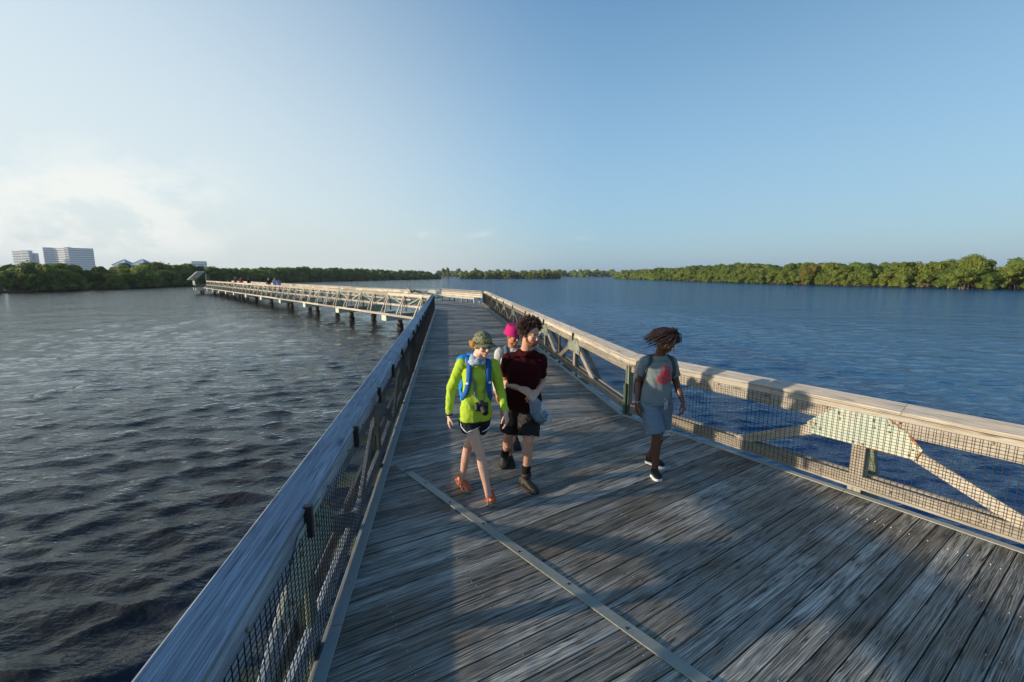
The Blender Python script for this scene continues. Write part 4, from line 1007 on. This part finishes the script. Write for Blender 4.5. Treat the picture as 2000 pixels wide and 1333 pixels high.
# her backpack (top-level) and camera (top-level)
M['blue'] = cloth('bright_blue_pack_fabric', (.01, .22, .55), .55); M['blue2'] = cloth('deep_blue_strap', (.015, .09, .30), .6)
bp = empty('backpack', 'bright blue backpack worn by the woman in lime', 'backpack', None, base1)
mid = (X['sha']+X['shb'])/2; rt = (X['shb']-X['sha']).normalized(); up = Vector((0, 0, 1)); bk = -F
q = MB(); q.loft([(mid+bk*.19+up*(z)-rt*.02, rt*w, bk*d) for z, w, d in ((-.46, .09, .05), (-.42, .13, .08), (-.25, .145, .10), (-.05, .145, .095), (.03, .12, .08), (.075, .05, .04))], 24)
for z in (-.02, -.30): q.ball(mid+bk*.27+up*z, (.10, .05, .09), 12, 8)
q.ball(mid+bk*.13-rt*.12+up*.015, (.07, .08, .055), 14, 10)
me = remesh(q, .008, 2, 'pack_body'); wrinkle(me, .007, 16, 8); mobj('pack_body', me, M['blue'], bp)
for s, sg in (('a', -1), ('b', 1)):
    sh = X['sh'+s]; i_ = sh.lerp(mid, .38)
    o = strap_on(bp, 'shoulder_strap', M['blue2'], ws, [i_+bk*.10+up*.02, i_+up*.08, i_+F*.09+up*.01, i_+F*.13-up*.12+rt*sg*.012, i_+F*.11-up*.24+rt*sg*.035, i_+F*.03-up*.33+rt*sg*.040], .050, .012)
    q = MB(); pz, nr, _, _ = nearpt(ws, i_+F*.12-up*.16+rt*sg*.02); q.ball(pz+nr*.018, (.018, .008, .014), 8, 6); q.build('buckle', M['white'] if 'white' in M else M['eye'], o, True)
q = MB(); q.tube([X['hipa']+bk*.17-up*.05, X['hipa']+bk*.17-up*.14, X['hipa']+bk*.17-up*.22], [.012, .011, .010], 6); q.build('hanging_cord', plain('teal_cord', (.0, .22, .30), .6), bp)
cmr = empty('camera_body', 'black camera hanging on a grey strap in front of the lime shirt', 'camera', None, base1)
cc = W(941, 795, 4.02)-base1; q = MB(); q.beam(cc-rt*.062, cc+rt*.062, .05, .082, c=.012); q.beam(cc-rt*.02+up*.045, cc+rt*.02+up*.045, .045, .03, c=.01); me = remesh(q, .004, 2, 'camera_case'); mobj('camera_case', me, plain('black_camera_plastic', (.015, .015, .016), .35), cmr)
q = MB(); ld = (F*.9-up*.45+rt*.15).normalized(); q.cone(cc+rt*.01+ld*.02, .034, cc+rt*.01+ld*.085, .032, 20); q.cone(cc+rt*.01+ld*.085, .032, cc+rt*.01+ld*.092, .029, 20); ln_ = q.build('lens', M['black'], cmr)
q = MB(); q.ball(cc+rt*.01+ld*.088, (.024, .024, .006), 14, 6, ld.to_track_quat('Z', 'Y').to_matrix()); q.build('front_glass', plain('lens_glass', (.02, .02, .05), .03), ln_, True)
q = MB(); q.beam(cc-rt*.055+F*.02-up*.02, cc-rt*.055+F*.02+up*.03, .03, .02, c=.005); q.build('grip', plain('grey_grip', (.12, .12, .11), .7), cmr)
stp = cloth('grey_webbing', (.13, .17, .17), .7)
for s, sg in (('a', -1), ('b', 1)):
    n0 = X['neck']+rt*sg*.055+F*.07-up*.01; strap_on(cmr, 'neck_strap', stp, ws, [n0, n0+rt*sg*.02+F*.04-up*.14, cc+rt*sg*.055+up*.20, cc+rt*sg*.058+up*.055], .022 if sg < 0 else .012, .003, .005)
# ---- bearded man in dark red
F2 = Vector((.16, -.99, 0)); Mh2 = frame(Vector((.66, -.75, 0)), R(-12))
g1 = G(1049, 965); g2 = G(1017, 947); pk = {'cura': (0, 0, 0)}
mj = J_(head=W(1036, 653.5, 4.46), neck=W(1029, 683, 4.55), sha=W(993, 700.5, 4.56), shb=W(1056, 702, 4.56), ela=W(984, 747, 4.64), elb=W(1058, 748, 4.66), wra=W(1014, 759, 4.40), wrb=W(1051, 764, 4.42),
        hda=W(1034, 768, 4.35), hdb=W(1038, 777, 4.32), hna=(.1, .5, -.6), hnb=(-.3, .5, -.6), hta=(0, 0, 1), htb=(-.2, 0, 1),
        pel=W(1019, 788, 4.60), hipa=W(1003, 797, 4.62), hipb=W(1034, 797, 4.58), kna=W(995, 848, 4.66), knb=W(1032, 860, 4.45), ana=W(986.5, 888, 4.92), anb=W(1027, 930, 4.48),
        heelb=Zd(g2, .0), toeb=Zd(g1, .0), heela=W(986, 893, 5.0), toea=W(985, 917, 4.86))
mj['curla'] = Vector((.55, 0, 0)); mj['curlb'] = Vector((.5, 0, 0))
SKM = skin('light_tanned_skin', (.50, .27, .175))
m_, X, F, k = person('person', 'bearded man with curly dark hair, dark red shirt, black shorts and hiking boots', mj, F2, Mh2, SKM, 1.0, 1.06)
shirt(m_, X, F, k, cloth('dark_red_fabric', (.028, .0015, .0028), .9), False, -.08, .024, seed=9, wr=.006, slv=.68, flare=.02, bw=1.05)
shorts(m_, X, F, k, cloth('black_shorts_fabric', (.014, .013, .013), .55), .86, .125, .112, .12, tw=.185, td=.14, wr=.006)
hc2 = X['head']; M['dkhair'] = plain('dark_brown_curls', (.040, .017, .010), .55, var=.4); M['beard'] = plain('ginger_brown_beard', (.22, .075, .025), .8, var=.3, bump=.8, bscale=300)
face_parts(m_, hc2, Mh2, 1.0, M['dkhair'], skin('lips', (.38, .13, .10)))
T2 = lambda x, y, z: hc2+Mh2 @ Vector((x, y, z))
q = MB(); q.ball(T2(0, .058, -.092), (.036, .030, .024), 14, 8, Mh2)
for x in (-1, 1): q.limb([T2(.062*x, .006, -.018), T2(.058*x, .022, -.060), T2(.034*x, .062, -.088)], [.010, .016, .019], 10); q.limb([T2(.026*x, .085, -.056), T2(.030*x, .078, -.082)], [.005, .009], 8)
q.limb([T2(-.022, .089, -.048), T2(0, .0985, -.046), T2(.022, .089, -.048)], [.005, .006, .005], 8)
me = remesh(q, .0035, 1, 'beard'); mobj('beard', me, M['beard'], m_)
def curly(lift, rx=.078, ry=.098, rz=.088, cz=.045, hairline=.055, rad=.0048, back=1.0):
    def fn(r):
        a = r.uniform(0, 2*math.pi); u = r.uniform(-.55, 1.0); q = math.sqrt(max(0, 1-u*u)); d = Vector((math.cos(a)*q, math.sin(a)*q, u))
        if d.y > .35 and d.z < hairline/.088+.05: return None
        if d.y > 0 and d.z < -.05: return None
        p = Vector((d.x*rx, -.012+d.y*ry, cz+d.z*rz)); pts = [p*1.0]; dd = d.copy(); ax = Vector((r.uniform(-1, 1), r.uniform(-1, 1), r.uniform(-1, 1))).normalized()
        Ls = lift*(.65+.5*r.random())*(1+(.6 if d.z > .2 else 0)+(.35*back if d.y < 0 else 0)); n = 7
        for i in range(n):
            dd = (Matrix.Rotation(r.uniform(.9, 1.5), 3, ax) @ dd+d*.42).normalized(); pts.append(pts[-1]+dd*Ls/n)
        return pts, [rad, rad*1.15, rad*1.15, rad*1.1, rad, rad*.9, rad*.7, rad*.4]
    return fn
strands(m_, 'hair', M['dkhair'], hc2, Mh2, 1.0, 1900, curly(.034, rx=.086, ry=.110, rz=.102, rad=.0058), 12)
q = MB(); q.ball(T2(0, -.028, .060), (.088, .100, .094), 18, 12, Mh2); q.build('hair_base', M['dkhair'], m_, True)
M['sock'] = cloth('black_sock', (.012, .012, .012)); M['boot'] = plain('dark_brown_boot', (.022, .017, .013), .6, bump=.4, bscale=80); M['bsole'] = plain('black_rubber', (.02, .02, .02), .7)
for s in 'ab':
    an, kn = X['an'+s], X['kn'+s]; q = MB(); t = an.lerp(kn, .26); q.limb([an.lerp(kn, .02), t], [.044, .050], 16); me = remesh(q, .005, 1, 'sock'); mobj('sock', me, M['sock'], m_)
    shoe('boot', M['boot'], an, X['heel'+s], X['toe'+s], 1.02, m_, M['bsole'], boot=True, laces=M['black'])
# clear plastic bag in his hands
bag = empty('plastic_bag', 'clear plastic bag of rubbish dangling from the bearded man\'s hands', 'bag', None, m_.location)
top = W(1041, 776, 4.30)-m_.location; bc = W(1055, 806, 4.36)-m_.location; q = MB()
rr_ = Vector((1, 0, 0)); ff = Vector((0, 1, 0)); tl = (top-bc)
q.loft([(top+tl*.05, rr_*.014, ff*.012), (top, rr_*.020, ff*.018), (bc.lerp(top, .7), rr_*.045, ff*.035), (bc.lerp(top, .4), rr_*.072, ff*.055), (bc, rr_*.092, ff*.07), (bc-tl*.35, rr_*.088, ff*.068), (bc-tl*.6+Vector((.01, 0, 0)), rr_*.055, ff*.045), (bc-tl*.66, rr_*.02, ff*.02)], 24)
me = remesh(q, .006, 1, 'bag_film'); wrinkle(me, .012, 22, 31, .35)
pm, nt, b = mat('clear_plastic_film'); b.inputs['Base Color'].default_value = (.45, .62, .72, 1); b.inputs['Roughness'].default_value = .14; b.inputs['Alpha'].default_value = .24; b.inputs['Specular IOR Level'].default_value = .8
mobj('bag_film', me, pm, bag)
q = MB()
for i in range(9): q.ball(bc+Vector((random.uniform(-.05, .05), random.uniform(-.03, .03), random.uniform(-.09, .0))), (random.uniform(.028, .045),)*3, 7, 5)
me = remesh(q, .006, 1, 'rubbish'); wrinkle(me, .006, 40, 3); mobj('rubbish', me, plain('crumpled_blue_grey_litter', (.07, .13, .17), .4, var=.7, bscale=120), bag)
# ---- boy in grey
F3 = Vector((.30, -.95, 0)); Mh3 = frame(Vector((.62, -.78, 0)), R(-30))
t1 = G(1288, 940); h1 = G(1275, 929); t2 = G(1297, 914); h2 = G(1262, 905)
bj = J_(head=W(1303, 668, 4.70), neck=W(1289, 693, 4.78), sha=W(1262, 705, 4.80), shb=W(1311, 706, 4.78), ela=W(1248, 747, 4.88), elb=W(1322, 752, 4.80), wra=W(1244, 786, 4.78), wrb=W(1334, 785, 4.66),
        hda=W(1243, 815, 4.74), hdb=W(1338, 812, 4.60), hna=(.7, .2, 0), hnb=(-.6, .4, 0), hta=(.1, -1, 0), htb=(-.2, -1, 0),
        pel=W(1281, 781, 4.80), hipa=W(1267, 790, 4.80), hipb=W(1294, 790, 4.82), kna=W(1282, 850, 4.70), knb=W(1290, 852, 4.95), ana=W(1279, 921, 4.69), anb=W(1269, 893, 5.0),
        heela=Zd(h1, .0), toea=Zd(t1, .0), heelb=Zd(h2, .02), toeb=Zd(t2, .0))
bj['curla'] = Vector((.4, 0, 0)); bj['curlb'] = Vector((.6, 0, 0))
SKB = skin('dark_brown_skin', (.105, .042, .022), .42)
b_, X, F, k = person('person', 'boy with windblown dark locks, grey shirt with a red print and blue grey shorts', bj, F3, Mh3, SKB, .95, .93)
M['greysh'] = cloth('grey_heather_fabric', (.155, .185, .19), .9)
bs = shirt(b_, X, F, k, M['greysh'], False, -.02, .016, seed=21, wr=.005, slv=.62, bw=.95)
bsh = shorts(b_, X, F, k, cloth('blue_grey_jersey', (.13, .18, .235), .9), .94, .118, .108, .14, tw=.165, td=.125, wr=.005)
hc3 = X['head']; face_parts(b_, hc3, Mh3, .93, M['iris'], skin('boy_lips', (.20, .06, .045)))
Mi = Mh3.inverted()
wind = (Mi @ Vector((-1.0, .05, .03)))
M['locks'] = plain('dark_reddish_locks', (.016, .006, .0045), .6, var=.5)
def locks(r):
    a = r.uniform(0, 2*math.pi); u = r.uniform(-.25, 1.0); q = math.sqrt(max(0, 1-u*u)); d = Vector((math.cos(a)*q, math.sin(a)*q, u))
    if d.y > .45 and d.z < .55: return None
    if d.y > .1 and d.z < .0: return None
    p = Vector((d.x*.079, -.012+d.y*.098, .045+d.z*.088)); pts = [p]; side = d.dot(wind.normalized()); n = 9; Ls = .085+.075*max(0, side+.3)+.03*r.random(); dd = (d*1.0+Vector((0, -.2, -.1))).normalized()
    for i in range(n):
        wv = min(1, .25+.16*i)*(1.0 if side > -.35 else .45); dd = (dd*(1-.35*wv)+wind*.40*wv+Vector((0, 0, -.27))+Vector((r.uniform(-1, 1), r.uniform(-1, 1), r.uniform(-1, 1)))*.16).normalized()
        nx = pts[-1]+dd*Ls/n; e = Vector((nx.x/.082, (nx.y+.012)/.100, (nx.z-.045)/.090))
        if e.length < 1.06: e = e.normalized()*1.06; nx = Vector((e.x*.082, -.012+e.y*.100, .045+e.z*.090))
        pts.append(nx)
    return pts, [.006, .007, .007, .0068, .0065, .006, .0055, .005, .004, .0015]
strands(b_, 'hair', M['locks'], hc3, Mh3, .95, 430, locks, 5)
q = MB(); q.ball(hc3+Mh3 @ Vector((0, -.028, .052))*.95, (.076, .088, .082), 18, 12, Mh3); q.build('hair_base', M['locks'], b_, True)
# red chest print laid on the shirt
def decal(parent, name, mat_, tgt, cen, rt_, up_, inside, w, h, n, off=.003, dirv=None):
    bvh = BVHTree.FromPolygons([v.co.copy() for v in tgt.data.vertices], [tuple(p.vertices) for p in tgt.data.polygons]); q = MB(); g = {}
    for i in range(n+1):
        for j in range(n+1):
            x, y = (i/n-.5)*w, (j/n-.5)*h; o = cen+rt_*x+up_*y+dirv*.4; loc, nr, _, _ = bvh.ray_cast(o, -dirv); 
            if loc is not None: g[i, j] = loc+dirv*off
    vs = []; ids = {}
    fs = []
    for i in range(n):
        for j in range(n):
            x, y = ((i+.5)/n-.5)*w, ((j+.5)/n-.5)*h
            ks = [(i, j), (i+1, j), (i+1, j+1), (i, j+1)]
            if inside(x/w*2, y/h*2) and all(k_ in g for k_ in ks):
                for k_ in ks:
                    if k_ not in ids: ids[k_] = len(vs); vs.append(g[k_])
                fs.append([ids[k_] for k_ in ks])
    q.add(vs, fs, tint=.5); return q.build(name, mat_, parent, True)
rt3 = (X['shb']-X['sha']); rt3.z = 0; rt3.normalize(); mid3 = (X['sha']+X['shb'])/2
def pr_in(x, y):
    dome = y > -.02 and (x-.12)**2/.48+((y-.02)/.97)**2 < 1 and not (abs(y-.34) < .035 and x > -.3) 
    if y > -.02: return dome and not (int((y+1)*17) % 3 == 0 and y > .55)
    base = (x/.98)**2+((y+.35)/.62)**2 < 1
    hole = (math.sin(x*17+math.sin(y*9)*2) > .62 and -.85 < y < -.22)
    return base and not hole
pc = mid3.lerp(X['pel'], .30)+rt3*.004
decal(b_, 'chest_print', plain('faded_red_print', (.42, .045, .06), .85, var=.25, bscale=120), bs, pc, rt3, Vector((0, 0, 1)), pr_in, .190, .225, 52, .0035, F)
q = MB()
for sx, ln2 in ((-.012, .125), (.030, .105)):
    pz, nr, _, _ = nearpt(bsh, X['pel']+F*.2+rt3*(sx+.02)+Vector((0, 0, .02))); q.tube([pz+nr*.006+Vector((0, 0, .02)), pz+nr*.012-Vector((0, 0, .04)), pz+nr*.014-Vector((0, 0, ln2*.85))], .0035, 6)
q.build('drawstring', plain('white_cord', (.75, .75, .74), .8), bsh, True)
hpv = X['hipb'].lerp(X['knb'], .80)
decal(bsh, 'leg_stripe', plain('pale_stripe', (.5, .52, .50), .9), bsh, hpv, rt3, Vector((0, 0, 1)), lambda x, y: abs(y) > .12, .15, .075, 20, .0035, (F+rt3*.3).normalized())
q = MB(); wa = X['wra']; q.tube([wa+Vector((math.cos(t*.5236)*.032, math.sin(t*.5236)*.032, .010)) for t in range(13)], .0028, 5); q.build('bracelet', plain('white_band', (.7, .7, .68)), b_, True)
M['canvas'] = plain('black_canvas', (.016, .015, .016), .8); M['wsole'] = plain('white_rubber', (.72, .72, .70), .6)
for s in 'ab': shoe('slip_on_shoe', M['canvas'], X['an'+s], X['heel'+s], X['toe'+s], .98, b_, M['wsole'])
bp2 = empty('backpack', 'dark grey backpack on the back of the boy in grey', 'backpack', None, b_.location)
q = MB(); bk = -F; q.loft([(mid3+bk*.17+Vector((0, 0, z))-rt3*.01, rt3*w, bk*d) for z, w, d in ((-.47, .10, .05), (-.42, .14, .075), (-.22, .145, .085), (-.06, .13, .075), (.0, .08, .05))], 24); me = remesh(q, .008, 2, 'pack_body'); wrinkle(me, .006, 16, 4); dkp = cloth('charcoal_pack_fabric', (.05, .055, .06), .7); mobj('pack_body', me, dkp, bp2)
for s, sg in (('a', -1), ('b', 1)):
    i_ = X['sh'+s].lerp(mid3, .30); strap_on(bp2, 'shoulder_strap', dkp, bs, [i_+bk*.10, i_+Vector((0, 0, .08)), i_+F*.06+Vector((0, 0, .02))+rt3*sg*.02, i_+F*.05+rt3*sg*.05-Vector((0, 0, .12)), i_+rt3*sg*.06-Vector((0, 0, .22))], .035, .008)
# ---- template walker for the person behind and the far group
def walker(name, label, base, f, h, stride, sk, shirt_m, short_m, hair_m, group=None, vox=.006, hat=None, long=True, headf=None, hp=0):
    f = Vector((f.x, f.y, 0)).normalized(); r_ = Vector((-f.y, f.x, 0)); k = h/1.72; B = Vector((base.x, base.y, DZ)); Pp = lambda x, y, z: B+r_*x*k+f*y*k+Vector((0, 0, z*k)); s2 = stride/2
    j = J_(head=Pp(0, .03, 1.61), neck=Pp(0, .0, 1.46), sha=Pp(-.17, 0, 1.40), shb=Pp(.17, 0, 1.40), ela=Pp(-.23, -.06*s2*4, 1.12), elb=Pp(.23, .03, 1.12), wra=Pp(-.24, .12, .90), wrb=Pp(.24, .16, .90), hda=Pp(-.235, .18, .74), hdb=Pp(.235, .2, .74),
           hna=r_, hnb=-r_, hta=f, htb=f, pel=Pp(0, 0, .93), hipa=Pp(-.085, 0, .89), hipb=Pp(.085, 0, .89), kna=Pp(-.09, s2*.75, .49), knb=Pp(.09, -s2*.2, .47), ana=Pp(-.09, s2, .09), anb=Pp(.09, -s2-.05, .12), heela=Pp(-.09, s2-.06, .0), toea=Pp(-.10, s2+.18, .02), heelb=Pp(.09, -s2-.10, .045), toeb=Pp(.10, -s2+.12, .0))
    Mh = frame(headf or f, hp); o, X, F, kk = person(name, label, j, f, Mh, sk, .96*k, .95, vox, group=group)
    s = shirt(o, X, F, kk, shirt_m, long, -.04, .014, seed=base.x); shorts(o, X, F, kk, short_m, .85, .11, .098, .12); face_parts(o, X['head'], Mh, .95, hair_m, M['beard'])
    fn = curly(.012)
    strands(o, 'hair', hair_m, X['head'], Mh, .97, 260, fn, 7)
    for sd in 'ab': shoe('shoe', M['canvas'], X['an'+sd], X['heel'+sd], X['toe'+sd], 1.0, o, M['bsole'])
    return o, X, F, Mh, s
pw = W(1002, 652, 5.25)
o, X, F, Mh, s4 = walker('person', 'walker in a magenta bucket hat half hidden behind the bearded man', V2(pw.x-.0, 5.28), Vector((.2, -1, 0)), 1.62, .5, skin('warm_brown_skin', (.33, .14, .06)), cloth('pale_grey_sleeve', (.42, .42, .39)), cloth('grey_shorts', (.08, .08, .09)), M['iris'], headf=Vector((.55, -.83, 0)), hp=R(-12))
T4 = lambda x, y, z: X['head']+Mh @ Vector((x, y, z))
q = MB(); rings = [(T4(0, -.01, z), Mh @ Vector((w, 0, 0)), Mh @ Vector((0, w*1.12, 0))) for z, w in ((.020, .110), (.032, .107), (.062, .094), (.10, .092), (.135, .082), (.145, .06))]
q.loft(rings, 26); me = remesh(q, .005, 2, 'bucket_hat'); mobj('bucket_hat', me, cloth('magenta_fabric', (.40, .015, .12), .85), o)
pk = empty('backpack', 'slate grey vest style pack worn by the walker in the magenta hat', 'backpack', None, o.location); mid = (X['sha']+X['shb'])/2; rt = (X['shb']-X['sha']).normalized()
q = MB(); q.loft([(mid-F*.17+Vector((0, 0, z)), rt*w, F*d) for z, w, d in ((-.42, .10, .06), (-.2, .14, .09), (.0, .13, .08), (.06, .06, .04))], 20); me = remesh(q, .008, 2, 'pack_body'); sl_ = cloth('slate_fabric', (.08, .11, .14)); mobj('pack_body', me, sl_, pk)
for sd, sg in (('a', -1), ('b', 1)):
    i_ = X['sh'+sd].lerp(mid, .42); strap_on(pk, 'shoulder_strap', sl_, s4, [i_-F*.1, i_+Vector((0, 0, .08)), i_+F*.1, i_+F*.12-Vector((0, 0, .15)), i_+F*.08-Vector((0, 0, .28))+rt*sg*.04], .06, .01)
# far group on the other boardwalk
def on_branch(px, off=1.8):
    u = (px-1000)/F_PX; A = LEND+N2*off; t = (A.x-u*A.y*1.0)/(u*D2.y-D2.x); q = A+D2*t; d = q.y*math.cos(PITCH)+1.3*math.sin(PITCH)
    u2 = u*d/q.y; t = (A.x-u2*A.y)/(u2*D2.y-D2.x); return A+D2*t
cols = [((449, .9), (.04, .04, .05), 'black shirt near the shelter'), ((460, 1.6), (.10, .10, .13), 'charcoal shirt left of the red shirt'), ((471, 1.2), (.55, .03, .03), 'bright red shirt'), ((486, 1.4), (.02, .02, .03), 'black shirt right of the red shirt'), ((525, .9), (.03, .03, .03), 'pale cap and black shirt'), ((537, 1.5), (.25, .42, .50), 'light blue shirt'), ((545, 1.1), (.34, .22, .52), 'lilac shirt')]
for i, ((px, off), c, d_) in enumerate(cols):
    bpos = on_branch(px, off); walker('person', 'tiny distant walker in '+d_+' on the far boardwalk', bpos, -D2 if i % 2 else D2, 1.7+.05*(i % 3), .4, SKM if i % 3 else SKB, cloth('far_shirt', c), M['canvas'], M['white'] if i == 4 else M['dkhair'], vox=.014)

# ------------------------------------------------------------------ air
hz_ = MB(); hz_.prism([(-1500, -60, -4), (1500, -60, -4), (1500, 1600, -4), (-1500, 1600, -4)], (0, 0, 1), 84)
hm = bpy.data.materials.new('air'); hm.use_nodes = True; nt = hm.node_tree; nt.nodes.clear()
pv = N(nt, 'ShaderNodeVolumePrincipled'); pv.inputs['Color'].default_value = (.80, .90, 1., 1); pv.inputs['Density'].default_value = .00011; pv.inputs['Anisotropy'].default_value = .2
nt.links.new(pv.outputs[0], N(nt, 'ShaderNodeOutputMaterial').inputs['Volume'])
tag(hz_.build('haze', hm), kind='stuff')
scene.cycles.volume_bounces = 0
